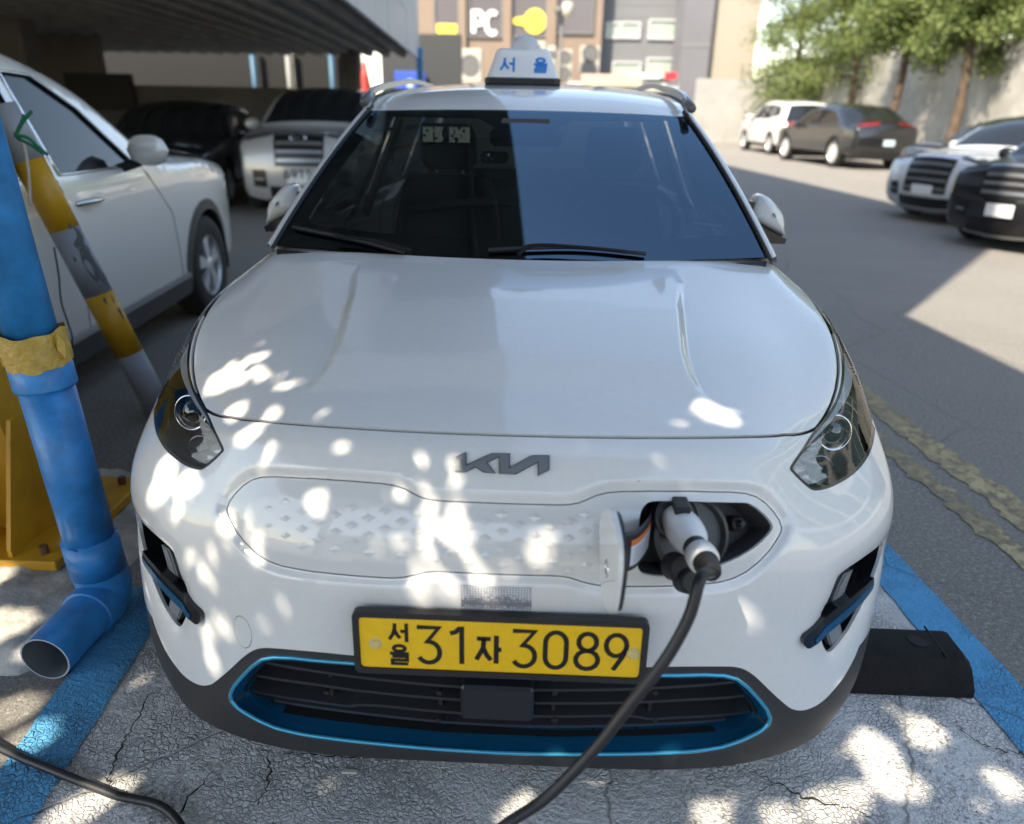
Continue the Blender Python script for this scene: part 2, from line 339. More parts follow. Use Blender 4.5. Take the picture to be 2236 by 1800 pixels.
for xx, col, lb in ((-9.3, (.04, .12, .2), 'left blue post in the gap under the deck'), (-6.75, (.04, .12, .2), 'right blue post in the gap under the deck'), (-8.15, (.25, .25, .24), 'white post in the gap under the deck')):
    o = MB().tube([(xx, 24.7, 0), (xx, 24.7, 3.2)], .09, 10).build('post', mat('post_'+lb.split()[0]+str(xx), col, .5), None, True); tag(o, lb, 'post')
cn = thing('traffic_cone', 'red traffic cone standing on the wall under the deck edge', 'traffic cone', (-5.62, 24.4, 1.9)); MB().lathe([(.0, 1.0), (.05, 1.0), (.14, .5), (.22, .05)], (-5.62, 24.4, 1.75), (0, 0, 1), 16).build('cone', mat('cone_red', (.4, .04, .03), .5), cn, True); MB().box(-5.9, -5.34, 24.12, 24.68, 1.7, 1.78).build('base', mat('cone_red', (.75, .06, .04), .5), cn)
pl_ = MB().box(-5.95, -5.3, 24.05, 24.75, 0, 1.7).build('pier', conc_d); tag(pl_, 'concrete pier under the red traffic cone', 'pier')
o = MB().box(-4.75, -3.75, 24.8, 24.9, 1.9, 2.5, .02).build('sign_board', mat('sign_board_blue', (.06, .12, .6), .4)); tag(o, 'blue board with a pale mark beside the red cone', 'sign'); MB().lathe([(0, .01), (.13, .01), (.13, 0)], (-4.25, 24.8, 2.15), (0, -1, 0), 16).build('mark', mat('mark_pale', (.6, .75, .6), .5), o)
# added unseen blocks above the taxi that shade it and show in its glass
up_ = thing('overhead_shade_block', 'unseen overhead block added high above the taxi to shade it', 'building', (-8, 6, 0))
def block(name, xa, xb, ya, yb, za, zb, m, parent):
    mobj(name, [(bay(xa, ya), ya, za), (bay(xb, ya), ya, za), (bay(xb, yb), yb, za), (bay(xa, yb), yb, za), (bay(xa, ya), ya, zb), (bay(xb, ya), ya, zb), (bay(xb, yb), yb, zb), (bay(xa, yb), yb, zb)], [(0, 3, 2, 1), (4, 5, 6, 7), (0, 1, 5, 4), (1, 2, 6, 5), (2, 3, 7, 6), (3, 0, 4, 7)], m, parent)
soff = mat('shade_block_grey', (.15, .145, .14), .8, noise=(.7, .3))
block('shade_slab', -9, .065, -2.45, .68, 5.4, 5.9, soff, up_); block('tall_shade_block', -9, .065, .69, 16.5, 5.4, 13.2, soff, up_)
for i in range(9): block('joint_beam', -8.9, .04, -1.6+i*2., -1.45+i*2., 5.25, 5.39, soff, up_)
for i in range(4): block('edge_joint', -.55-i*1.6, -.50-i*1.6, -2.4, 16.4, 5.3, 5.385, soff, up_)
for cx, cy in ((-9.2, 13.6), (-7.5, 8.), (-5.6, 15.)): MB().box(cx-.3, cx+.3, cy-.3, cy+.3, 3.31, 5.39).build('column', conc_d, up_)  # supports added for the unseen shade block
# ---------------------------------------------------------------- buildings behind
def rect(px0, py0, px1, py1, y): a = ony(px0, py0, y); b = ony(px1, py1, y); return min(a[0], b[0]), max(a[0], b[0]), min(a[2], b[2]), max(a[2], b[2])
YB = 44.
bei = mat('beige_render', (.25, .19, .145), .8, noise=(.6, .07)); gry = mat('grey_cladding', (.17, .175, .185), .7, noise=(.5, .06)); wdk = mat('window_grey', (.13, .12, .13), .25); grs = mat('grey_side', (.17, .17, .19), .8, noise=(.5, .08)); cream = mat('cream_wall', (.38, .34, .28), .8)
b1 = thing('beige_building', 'sunlit beige building with dark sign windows behind the taxi roof', 'building', (0, YB, 0))
xa, _, _, _ = rect(930, 0, 940, 10, YB); xb = rect(1318, 0, 1320, 10, YB)[0]
MB().box(xa-1, xb, YB, YB+8, 0, 10).build('wall', bei, b1)
def window(parent, r, depth, m, frame=None, y=YB):
    o = MB().box(r[0], r[1], y-.03, y-.012, r[2], r[3]).build('window', m, parent)
    fm = MB(); t = .08
    for q in ((r[0]-t, r[0], r[2]-t, r[3]+t), (r[1], r[1]+t, r[2]-t, r[3]+t), (r[0], r[1], r[2]-t, r[2]), (r[0], r[1], r[3], r[3]+t)): fm.box(q[0], q[1], y-.12, y-.006, q[2], q[3])
    fm.build('frame', frame or gry, o); return o
for (p0, q0, p1, q1) in ((950, -30, 1000, 78), (1025, -30, 1094, 80), (1122, -30, 1190, 80), (1220, -40, 1292, 72)):
    window(b1, rect(p0, q0, p1, q1, YB), .1, wdk)
for k in range(0): window(b1, rect(948+k*74, -190, 1000+k*74, -80, YB), .1, wdk)
for px in (1010, 1108, 1205): r = rect(px-8, -80, px+8, 92, YB); MB().box(r[0], r[1], YB-.25, YB-.005, 2, 9.9).build('pilaster', bei, b1)
# lettering in the windows
r = rect(1028, 27, 1090, 74, YB); wl = mat('letter_white', (.85, .85, .83), .5); hh = r[3]-r[2]
text2d(MB(), [('P', 0, 0, hh*.62, hh), ('C', hh*.68, 0, hh*.72, hh)], (r[0]+.08, YB-.05, r[2]), (1, 0, 0), (0, 0, 1), (0, -1, 0), hh*.24, .06).build('lettering', wl, b1)
yl = mat('sign_yellow', (.85, .68, .08), .5); r = rect(952, 52, 998, 74, YB); MB().box(r[0], r[1], YB-.06, YB-.035, r[2], r[3]).build('yellow_sign', yl, b1)
c = ony(1168, 47, YB-.05); MB().lathe([(.0, .02), (.48, .02), (.48, 0), (.62, 0), (.62, .05), (.3, .05), (.3, .02)], c, (0, -1, 0), 24).build('key_sign', yl, b1); MB().prism([(-.2, -.3), (-1.25, -.12), (-1.25, .12), (-.2, .3)], c, (1, 0, 0), (0, 0, 1), (0, -1, 0), .04).build('key_shaft', yl, b1)
b2 = thing('grey_building', 'grey clad building with strip windows right of the beige one', 'building', (6, YB+1, 0))
xc = rect(1490, 0, 1492, 10, YB+1)[0]; MB().box(xb+.02, xc, YB+1, YB+9, 0, 10.5).build('wall', gry, b2)
for (p0, q0, p1, q1) in ((1326, 52, 1350, 82), (1360, 52, 1394, 82), (1420, 46, 1478, 84), (1340, 138, 1395, 168), (1415, 130, 1480, 168)): window(b2, rect(p0, q0, p1, q1, YB+1), .1, mat('window_green', (.35, .42, .36), .1), mat('frame_white', (.6, .6, .6), .5), YB+1)
for k in range(7): MB().box(xb+.03, xc-.01, YB+.985, YB+.996, 5.6+k*.62, 5.63+k*.62).build('cladding_joint', mat('joint_dark', (.2, .2, .21), .8), b2)
b3 = thing('tall_grey_block', 'plain dark grey side wall with a sunlit cream corner left of the pines', 'building', (10, 43, 0))
xd = rect(1562, 0, 1564, 10, YB-2)[0]; xe = rect(1625, 0, 1630, 10, YB-2)[0]; MB().box(xc-.3, xd, YB-2, YB+8, 0, 9.6).build('wall', grs, b3); MB().box(xd+.003, xe+1, YB-1.6, YB+8, 0, 9.6).build('cream_corner', cream, b3); MB().box(xc-.31, xd+.005, YB-2.02, YB-2.004, 4.6, 4.75).build('ledge', mat('joint_dark', (.2, .2, .21), .8), b3)
b4 = thing('shop_front', 'low shop front with a pale sign band below the air conditioners', 'shop', (4, 36, 0))
r = rect(930, 205, 1480, 260, 36); MB().box(r[0], r[1], 36, 39, 0, ony(1200, 186, 36)[2]).build('wall', mat('shop_wall', (.45, .42, .37), .8), b4)
r = rect(1240, 178, 1480, 200, 35.8); MB().box(r[0], r[1], 35.7, 35.95, r[2], r[3]).build('sign_band', mat('sign_band', (.55, .55, .5), .5), b4); r = rect(1372, 160, 1440, 172, 35.6); MB().box(r[0], r[1], 35.5, 35.6, r[2], r[3]).build('white_sign', mat('letter_white', (.85, .85, .83), .5), b4); r = rect(1452, 158, 1476, 174, 35.6); MB().box(r[0], r[1], 35.5, 35.6, r[2], r[3]).build('red_sign', mat('sign_red', (.7, .03, .04), .5), b4)
r = rect(1270, 176, 1400, 190, 35); mobj('awning', [(r[0], 34.6, r[2]), (r[1], 34.6, r[2]), (r[1], 35.6, r[3]+.3), (r[0], 35.6, r[3]+.3)], [(0, 1, 2, 3)], mat('awning_brown', (.35, .28, .2), .8), b4)
# row of air conditioners
acw = mat('ac_white', (.42, .39, .34), .5); acf = mat('ac_grille', (.12, .12, .12), .5)
spots = [((955, 112, 985, 182), 'leftmost tall white air conditioner beside the blue post'), ((1000, 106, 1052, 180), 'wide white air conditioner left of the roof sign'), ((1120, 88, 1190, 150), 'white air conditioner mounted high right behind the roof sign'), ((1218, 108, 1248, 178), 'white two-fan air conditioner right of the roof sign'), ((1268, 100, 1308, 170), 'white two-fan air conditioner under the grey building edge'), ((1196, 100, 1212, 176), 'narrow grey outdoor unit between two white air conditioners')]
for (q, lb) in spots:
    r = rect(*q, 39.5); ac = thing('air_conditioner', lb, 'air conditioner', ((r[0]+r[1])/2, 39.5, r[2]), 0, 'air conditioners on the ledge'); MB().box(r[0], r[1], 39.5, 40.3, r[2], r[3], .04).build('casing', acw, ac)
    ww = r[1]-r[0]; h_ = r[3]-r[2]; nf = 2 if h_ > ww*1.4 else 1
    for k in range(nf): MB().lathe([(0, .01), (ww*.36, .01), (ww*.36, .03), (ww*.42, .03), (ww*.42, 0)], ((r[0]+r[1])/2, 39.5, r[2]+h_*(k+.5)/nf), (0, -1, 0), 20).build('fan_grille', acf, ac)
MB_l = MB().box(rect(930, 0, 932, 9, 39.5)[0], rect(1330, 0, 1332, 9, 39.5)[0], 39.4, 41, ony(1200, 184, 39.5)[2]-.3, ony(1200, 184, 39.5)[2]).build('ledge', mat('ledge_grey', (.4, .38, .35), .8)); tag(MB_l, 'narrow ledge carrying the row of air conditioners', 'ledge')
lp = thing('security_camera_pole', 'dark pole with a white security camera in front of the beige building', 'camera pole', (3.2, 38, 0)); a = ony(1228, 20, 38); MB().tube([(a[0], 38, 0), (a[0], 38, a[2])], .08, 10).build('pole', mat('pole_dark', (.1, .1, .1), .5), lp, True); MB().lathe([(0, .3), (.2, .26), (.3, .1), (.3, -.2), (.2, -.35), (0, -.4)], (a[0]+.25, 37.8, a[2]), (0, 0, 1), 14).build('camera', acw, lp, True); MB().lathe([(0, .1), (.2, .05), (.22, -.1)], (a[0]-.15, 37.7, a[2]-.1), (0, -1, 0), 14).build('lens', mat('pole_dark', (.1, .1, .1), .5), lp, True)
# apartment block off to the right (mirrored in the bonnet)
ab = thing('apartment_block', 'white-framed glass block standing off to the right', 'building', (22, 6, 0)); MB().box(21.2, 30, -4, 19, 0, 13).build('wall', mat('apt_white', (.7, .7, .68), .6), ab)
for j in range(4):
    for i in range(8): MB().box(21.1, 21.19, -3.6+i*2.85, -1.2+i*2.85, 1.2+j*3, 3.5+j*3).build('window', mat('apt_glass', (.12, .2, .2), .1, spec=.8), ab); MB().box(21.06, 21.095, -2.44+i*2.85, -2.36+i*2.85, 1.2+j*3, 3.5+j*3).build('mullion', mat('apt_white', (.7, .7, .68), .6), ab)
# house added behind the photographer to hold back blue sky on the bodywork
hb = thing('added_house', 'unseen brown brick house added behind the photographer to temper the sky light', 'house', (1, -16, 0)); MB().box(-12, 14, -22, -16, 0, 4.1).build('wall', mat('house_brick', (.42, .34, .28), .85, noise=(3, .2)), hb)
for j in range(1):
    for i in range(6): w0 = MB().box(-10.4+i*4.1, -8.2+i*4.1, -15.99, -15.95, 1.2+j*3.1, 2.9+j*3.1).build('window', mat('house_glass', (.05, .06, .07), .08), hb); MB().box(-10.5+i*4.1, -8.1+i*4.1, -15.99, -15.85, 1.08+j*3.1, 1.18+j*3.1).build('sill', mat('sill_stone', (.4, .38, .35), .8), w0)
MB().box(-12.3, 14.3, -22.3, -15.7, 4.11, 4.35).build('eaves', mat('sill_stone', (.4, .38, .35), .8), hb)
# ---------------------------------------------------------------- retaining wall and pines at the right
stain = mat('stained_concrete', (.38, .37, .335), .9, noise=(.55, .4), bump=(12, .3))
V = []; ys = [8, 14, 14.01, 20, 20.01, 26, 26.01, 32, 32.01, 38, 38.01, 41.5]
rw_ = thing('retaining_wall', 'stained concrete retaining wall behind the parked cars', 'wall', (13.6, 28, 0))
for i in range(6):
    ya, yb = 8+i*6, min(8+i*6+5.98, 41.6); za = 3.0+(ya-8)*.035; zb = 3.0+(yb-8)*.035; x0 = 13.6
    mobj('wall_panel', [(x0, ya, 0), (x0, yb, 0), (x0, yb, zb), (x0, ya, za), (x0+.3, ya, 0), (x0+.3, yb, 0), (x0+.3, yb, zb), (x0+.3, ya, za)], [(0, 3, 2, 1), (4, 5, 6, 7), (3, 7, 6, 2), (0, 4, 7, 3), (1, 2, 6, 5)], stain, rw_)
ww_ = MB().box(rect(1540, 0, 1541, 9, 40)[0], 13.55, 40, 40.2, 0, ony(1560, 172, 40)[2]).build('white_wall', mat('white_wall', (.36, .355, .34), .8, noise=(1, .12))); tag(ww_, 'short white wall closing the lot below the pines', 'wall')
bank = mobj('bank', [(13.9, 6, 2.9), (13.9, 42, 4.1), (40, 42, 7), (40, 6, 6)], [(0, 3, 2, 1)], mat('bank_earth', (.10, .085, .05), .95, noise=(1.5, .4))); tag(bank, kind='structure')
sh = thing('shed', 'low shed with a teal roof behind the retaining wall, top right', 'shed', (16, 13.5, 3.1)); MB().box(14.2, 19, 11, 16, 2.9, 3.75).build('wall', mat('shed_wall', (.4, .4, .38), .8), sh); mobj('roof', [(13.4, 10.6, 3.72), (13.4, 16.6, 3.72), (16.5, 16.6, 4.35), (16.5, 10.6, 4.35), (13.4, 10.6, 3.80), (13.4, 16.6, 3.80), (16.5, 16.6, 4.43), (16.5, 10.6, 4.43)], [(0, 1, 2, 3), (4, 7, 6, 5), (0, 4, 5, 1), (0, 3, 7, 4)], mat('teal_sheet', (.2, .33, .31), .5), sh)
def leaf_mat(name, a, b_):
    m = mat(name, a, .6); nt = m.node_tree; b = nt.nodes['Principled BSDF']; g = N(nt, 'NewGeometry'); r = N(nt, 'ValToRGB'); r.color_ramp.elements[0].color = (*a, 1); r.color_ramp.elements[1].color = (*b_, 1); nt.links.new(g.outputs['Random Per Island'], r.inputs[0]); nt.links.new(r.outputs[0], b.inputs['Base Color'])
    tr = N(nt, 'BsdfTranslucent'); nt.links.new(r.outputs[0], tr.inputs[0]); mx = N(nt, 'MixShader'); mx.inputs[0].default_value = .35; o = nt.nodes['Material Output']; nt.links.new(b.outputs[0], mx.inputs[1]); nt.links.new(tr.outputs[0], mx.inputs[2]); nt.links.new(mx.outputs[0], o.inputs[0]); return m
pine_m = leaf_mat('pine_needles', (.09, .135, .035), (.24, .29, .09)); bark = mat('bark', (.10, .07, .05), .9, noise=(8, .4))
def leaves(cen, nrm_sp, size, n, asp_=.45):
    """n rhombic leaves about centres (k,3)"""
    c = cen[rng.integers(0, len(cen), n)]+rng.normal(0, 1, (n, 3))*nrm_sp; d = rng.normal(0, 1, (n, 3)); d /= np.linalg.norm(d, axis=1)[:, None]; e = np.cross(d, rng.normal(0, 1, (n, 3))); e /= np.linalg.norm(e, axis=1)[:, None]
    s = (size*rng.uniform(.6, 1.3, n))[:, None]; return np.stack([c-d*s, c+e*s*asp_, c+d*s, c-e*s*asp_], 1)
def leaf_obj(name, Q, m, parent):
    n = len(Q); me = bpy.data.meshes.new(name); me.vertices.add(4*n); me.vertices.foreach_set('co', Q.reshape(-1).astype(np.float32)); me.loops.add(4*n); me.loops.foreach_set('vertex_index', np.arange(4*n, dtype=np.int32)); me.polygons.add(n); me.polygons.foreach_set('loop_start', np.arange(0, 4*n, 4, dtype=np.int32)); me.update(calc_edges=True)
    me.materials.append(m); o = bpy.data.objects.new(name, me); COL.objects.link(o); o.parent = parent; o.matrix_parent_inverse = WM[parent].inverted(); WM[o] = Matrix.Identity(4); return o
def pine(x, y, z, h, w_, label, first=.35, lean=0., col=None):
    t = thing('pine_tree', label, 'tree', (x, y, z), 0, 'pines along the retaining wall'); top = np.array([x+lean, y+rng.uniform(-.4, .4), z+h]); b = np.array([x, y, z])
    pth = [b+(top-b)*k+np.array([math.sin(k*5+x)*.12, math.cos(k*4)*.1, 0])*(k > 0) for k in np.linspace(0, 1, 8)]; tk = MB().tube(pth, [.17*(1-.8*k)+.02 for k in np.linspace(0, 1, 8)], 8)
    cs_ = []
    for k in range(16):
        f_ = first+(1-first)*(k/15)**.9; a = k*2.4+x; r_ = w_*(1.05-f_*.65)*rng.uniform(.6, 1.1); o = b+(top-b)*f_; e = o+np.array([math.cos(a)*r_, math.sin(a)*r_, rng.uniform(-.1, .35)]); tk.tube([o, (o+e)/2+[0, 0, .12], e], [.05, .035, .015], 5)
        for j in np.linspace(.35, 1.05, 5): cs_.append(o+(e-o)*j+rng.normal(0, .15, 3))
    tk.build('trunk', bark, t, True); leaf_obj('crown', leaves(np.array(cs_), np.array([.3, .3, .16])*w_/2, .085, 15000), col or pine_m, t)
pine(12.4, 27.5, 0, 6.6, 2.3, 'pine with a dark bare trunk rising just behind the black hatchback', .52); pine(12.7, 23.6, 0, 6.2, 2.2, 'pine whose trunk stands right of the black hatchback roof', .5)
pine(12.0, 38., 0, 7.5, 3.2, 'bushy low pine at the left end of the wall beside the grey block', .12); pine(15.2, 33, 4, 6.5, 3., 'broad pine above the far part of the retaining wall', .05); pine(16.5, 28, 4, 6, 3., 'pine behind the wall above the white SUV', .1); pine(16, 22, 3.8, 5.5, 2.8, 'pine behind the middle of the retaining wall', .1)
yg = leaf_mat('yellow_green', (.17, .23, .03), (.34, .38, .07)); pine(15.5, 18.5, 3.4, 3.2, 2.2, 'low bright yellow-green bush-like tree behind the wall', .05, col=yg); pine(19.5, 17.5, 4.4, 6, 3., 'tall tree behind the teal shed roof, far right', .15, col=yg); pine(19.5, 25, 4.6, 7, 3.4, 'tall pine farther up the bank', .1); pine(20, 33, 4.6, 7.5, 3.6, 'tall pine at the back of the bank near the cream wall', .1); pine(13.2, 33.5, 0, 7.2, 3.4, 'wide pine overhanging the wall behind the white SUV', .35); pine(14.8, 40, 3.5, 8, 4., 'large pine in front of the cream wall corner', .02); pine(18, 38, 4.5, 8, 4., 'large pine high on the bank at the far end', .02); pine(24, 29, 5, 8.5, 4.2, 'great pine at the top of the bank', .02); pine(24, 21, 5, 8, 4., 'great pine at the top of the bank above the teal shed', .02); pine(17.6, 14.5, 3.4, 5.4, 2.2, 'thin reddish-trunked pine left of the teal shed', .45)
# ================================================================ ordinary cars (front at local y=0, tail at +y)
def pearl(name, c): return mat('paint_'+name, c, .3, .15, 1., coat_rough=.02)
tyre_m = mat('tyre', (.02, .02, .021), .75); alloy = mat('alloy', (.72, .72, .73), .35, .5); voidm = mat('dark_void', (.006, .006, .007), .8); trimb = mat('trim_black', (.02, .02, .021), .5)
win_m = mat('dark_window', (.012, .014, .016), .03, spec=.7)
def wheel(parent, x, y, r, s_, nsp=5, detail=True):
    w_ = .1
    o = MB().lathe([(r*.62, -w_), (r*.78, -w_*1.08), (r*.95, -w_), (r, -w_*.8), (r, w_*.8), (r*.95, w_), (r*.78, w_*1.08), (r*.66, w_)], (x, y, r), (1, 0, 0), 40).build('wheel', tyre_m, parent, True, True)
    c = np.array([x+s_*w_*.86, y, r]); X = np.array([s_, 0, 0.])
    mb = MB().lathe([(r*.67, .012), (r*.64, .012), (r*.61, -.01), (r*.60, -.12)], c, X, 36)
    for k in range(nsp):
        for dd in ((-.16, .16) if detail else (0,)):
            a = k*2*math.pi/nsp+.3; d = np.array([0, math.cos(a), math.sin(a)]); d2 = np.array([0, math.cos(a+dd), math.sin(a+dd)]); t = np.array([0, -math.sin(a+dd), math.cos(a+dd)])
            a0 = c+d*r*.1+X*.004; b0 = c+d2*r*.63-X*.004; ww = r*.075 if detail else r*.13
            mb.add([a0+t*ww*.7, a0-t*ww*.7, b0-t*ww, b0+t*ww, a0+t*ww*.7-X*.03, a0-t*ww*.7-X*.03, b0-t*ww-X*.03, b0+t*ww-X*.03], [(0, 1, 2, 3), (0, 3, 7, 4), (1, 5, 6, 2)])
    mb.lathe([(.0, .018), (r*.1, .016), (r*.16, .006), (r*.17, -.02)], c, X, 20); mb.build('rim', alloy, o, local=True)
    MB().lathe([(0, -.05), (r*.6, -.05)], c, X, 24).build('brake_disc', mat('disc_grey', (.05, .05, .052), .5), o, local=True)
    return o
def car(name, label, cat, paint, sp, loc, rz, group=None, scale=1.):
    root = thing(name, label, cat, loc, rz, group, scale); W = sp['W']; L = sp['L']; r = sp['r']; belt = sp['belt']; arches = sp['wheels']
    seg = sp['sil']                                   # [(tag, [(y,z)...])] front bottom -> tail bottom
    pts = []; tags = []
    for tg, q in seg:
        for p in q: pts.append(p); tags.append(tg)
    C_ = []; CT = []; k = 5
    for i in range(len(pts)-1):
        a, b, c, d = [np.array(pts[j], float) for j in (max(i-1, 0), i, i+1, min(i+2, len(pts)-1))]
        for j in range(k):
            t = j/k; C_.append(.5*((2*b)+(c-a)*t+(2*a-5*b+4*c-d)*t*t+(3*b-a-3*c+d)*t**3)); CT.append(tags[i+1] if tags[i+1] == tags[i] else tags[i])
    C_.append(np.array(pts[-1], float)); CT.append(tags[-1]); C_ = np.array(C_)
    def hw(y, z, rd=.10):
        y = np.asarray(y, float); z = np.asarray(z, float)
        w0 = W*(1-sp.get('tf', .14)*np.clip(1-y/1.1, 0, 1)**2.2-.10*np.clip((y-L+1.0)/1.0, 0, 1)**2.2)
        w0 = w0-np.clip(z-belt, 0, 9)*sp.get('tumble', .42)-.05*np.clip((.35-z)/.2, 0, 1)-.012*np.clip(np.abs(z-.72)/.3, 0, 1)**2
        d = dist_line(y, z, C_); q = np.clip(1-d/rd, 0, 1); return w0-rd*.9*(1-np.sqrt(np.clip(1-q*q, 0, 1)))
    low = [(C_[-1][0], C_[-1][1])]
    z0 = sp.get('sill', .24); bottom = []
    for ay in sorted(arches, reverse=True): bottom += [(a, max(b, z0)) for a, b in arc(ay, r, r*1.14, r*1.14, 0, 180, 20)]
    outp = [tuple(p) for p in C_]+bottom
    wins = sp['wins']
    g = [(a, b) for a in np.arange(C_[:, 0].min(), C_[:, 0].max(), .07) for b in np.arange(z0, C_[:, 1].max(), .06)]
    for dd in (.012, .035, .07): g += [p for p in offset_poly([tuple(q) for q in C_]+[(C_[-1][0]-.2, z0), (C_[0][0]+.2, z0)], -dd)[:len(C_)]]
    V, T = cdt(g, [outp]+[densify(q, .06) for q in wins]); c = V[T].mean(1); ok = in_poly(c[:, 0], c[:, 1], outp); wi = [in_poly(c[:, 0], c[:, 1], q) for q in wins]
    body = ok.copy()
    for q in wi: body &= ~q
    X = hw(V[:, 0], V[:, 1]); sides = {}
    for s_ in (-1, 1):
        P = np.stack([s_*X, V[:, 0], V[:, 1]], 1); i_, v_ = np.unique(T[body].ravel(), return_inverse=True)
        sd_ = mobj('body_side', P[i_], v_.reshape(-1, 3), paint, root, True, local=True); sides[s_] = sd_
        for q in wi:
            if q.sum() == 0: continue
            i_, v_ = np.unique(T[q & ok].ravel(), return_inverse=True); mobj('side_window', P[i_]-[s_*.012, 0, 0], v_.reshape(-1, 3), sp.get('glass', win_m), sd_, True, local=True)
        for q in wins: MB().tube([(s_*(float(hw(np.array([a]), np.array([b]))[0])+.001), a, b) for a, b in densify(q, .08)+[q[0]]], .008, 5).build('window_trim', sp.get('wtrim', trimb), sd_, True, True)
        for ln in sp.get('seams', []): MB().tube([(s_*(float(hw(np.array([a]), np.array([b]))[0])-.001), a, b) for a, b in densify(ln, .06, False)], .0035, 5).build('door_seam', voidm, sd_, local=True)
        for ay in arches:
            wheel(root, s_*(W-.115), ay, r, s_, sp.get('spokes', 5), sp.get('detail', False))
            cl = sp.get('clad'); rr_ = [(a, b) for a, b in arc(ay, r, r*1.14, r*1.14, -14, 194, 26)]; ro = [(a, b) for a, b in arc(ay, r, r*1.14+.07, r*1.14+.07, -14, 194, 26)]
            if cl:
                A = [(s_*(float(hw(np.array([a]), np.array([b]))[0])+.014), a, b) for a, b in rr_]; B = [(s_*(float(hw(np.array([a]), np.array([b]))[0])+.006), a, b) for a, b in ro]
                mobj('arch_cladding', A+B, [(i, i+1, 27+i+1, 27+i) for i in range(26)], cl, sd_, True, local=True)
            A = [(s_*(W-.02), a, b) for a, b in rr_]; B = [(s_*(W-.32), a, b) for a, b in rr_]; mobj('wheel_well', A+B, [(i, i+1, 27+i+1, 27+i) for i in range(26)], voidm, sd_, local=True)
    ns = 17; S_ = np.linspace(-1, 1, ns); H = hw(C_[:, 0], C_[:, 1]); cr = []
    tang = np.gradient(C_, axis=0); nr = np.stack([-tang[:, 1], tang[:, 0]], 1); nr /= np.linalg.norm(nr, axis=1)[:, None]+1e-9
    crown = {'front': .13, 'hood': .035, 'screen': .07, 'roof': .03, 'rearglass': .07, 'tail': .10}
    cw = np.array([crown[t] for t in CT]); cw = np.convolve(np.pad(cw, 4, 'edge'), np.ones(9)/9, 'valid')
    def strip(i, s):
        i0 = int(np.clip(math.floor(i), 0, len(C_)-2)); f_ = i-i0; c0 = C_[i0]*(1-f_)+C_[i0+1]*f_; h0 = H[i0]*(1-f_)+H[i0+1]*f_; n0 = nr[i0]*(1-f_)+nr[i0+1]*f_; w0 = cw[i0]*(1-f_)+cw[i0+1]*f_
        o = c0+n0*w0*(1-abs(s)**2.2); return np.array([h0*s, o[0], o[1]]), np.array([0, n0[0], n0[1]])
    strips = {}
    for tg in ('front', 'hood', 'screen', 'roof', 'rearglass', 'tail'):
        idx = [i for i, t in enumerate(CT) if t == tg]
        if not idx: continue
        idx = list(range(idx[0], min(idx[-1]+2, len(C_)))); V_ = [strip(i, s)[0] for i in idx for s in S_]
        o = mobj({'front': 'front_fascia', 'hood': 'hood', 'screen': 'windscreen', 'roof': 'roof', 'rearglass': 'rear_window', 'tail': 'tailgate'}[tg], V_, [q[::-1] for q in quads_(ns, len(idx))], sp.get('glass_top', win_m) if tg in ('screen', 'rearglass') else paint, root, True, local=True); strips[tg] = (o, idx)
    def patch(nm, tg, i0, i1, s0, s1, off, m, parent=None, nx=9, ny=5, taper=0., skew=0.):
        base = strips[tg]; a0 = base[1][0]; n_ = len(base[1])-1; V_ = []
        for j in range(ny):
            v = j/(ny-1)
            for i in range(nx):
                u = i/(nx-1); s = s0+(s1-s0)*u; vv = i0+(i1-i0)*v
                if taper: vv = i0+(i1-i0)*(v*(1-taper*u)+skew*u)
                p, n = strip(a0+vv*n_, s); V_.append(p+n*off)
        return mobj(nm, V_, [q[::-1] for q in quads_(nx, ny)], m, base[0] if parent is None else parent, True, local=True)
    MB().box(-W+.12, W-.12, .25, L-.25, z0, z0+.05).build('underbody', voidm, root, local=True)
    if 'mirror' in sp:
        my, mz, ms = sp['mirror']
        for s_ in (-1, 1):
            V_ = []; x0 = W+.02
            for a in np.linspace(-1, 1, 9):
                q = math.sqrt(max(0, 1-abs(a)**2.6)); V_ += [(s_*(x0+.09+a*.125*ms), my+.06*ms*q*math.cos(b), mz+.09*ms*q*math.sin(b)) for b in np.linspace(0, 2*math.pi, 16, False)]
            mo = mobj('door_mirror', V_, [(i*16+k, i*16+(k+1) % 16, i*16+16+(k+1) % 16, i*16+16+k) for i in range(8) for k in range(16)], sp.get('mirror_m', paint), root, True, local=True)
            MB().tube([(s_*(W-.06), my+.02, mz-.1), (s_*(W+.06), my, mz-.06)], .03, 6).build('mirror_stalk', trimb, mo, local=True)
    return root, strip, patch, hw, sides, strips
def quads_(nx, ny): return [(j*nx+i, j*nx+i+1, (j+1)*nx+i+1, (j+1)*nx+i) for j in range(ny-1) for i in range(nx-1)]
def sil_suv(L=4.7, H=1.68, hood=1.02, cowl=1.18, cb=0.):
    return [('front', [(.10, .25), (.02, .40), (.0, .60), (.03, .82), (.10, hood-.04)]), ('hood', [(.28, hood), (.8, hood+.06), (1.25+cb, cowl-.05)]), ('screen', [(1.38+cb, cowl), (1.75+cb, (cowl+H)/2+.04), (2.12+cb, H-.07)]),
            ('roof', [(2.4+cb, H-.02), (3.0+cb*.5, H), (3.7, H-.03), (L-.55, H-.08)]), ('rearglass', [(L-.42, H-.14), (L-.22, 1.12)]), ('tail', [(L-.10, 1.02), (L-.03, .85), (L, .55), (L-.06, .30)])]
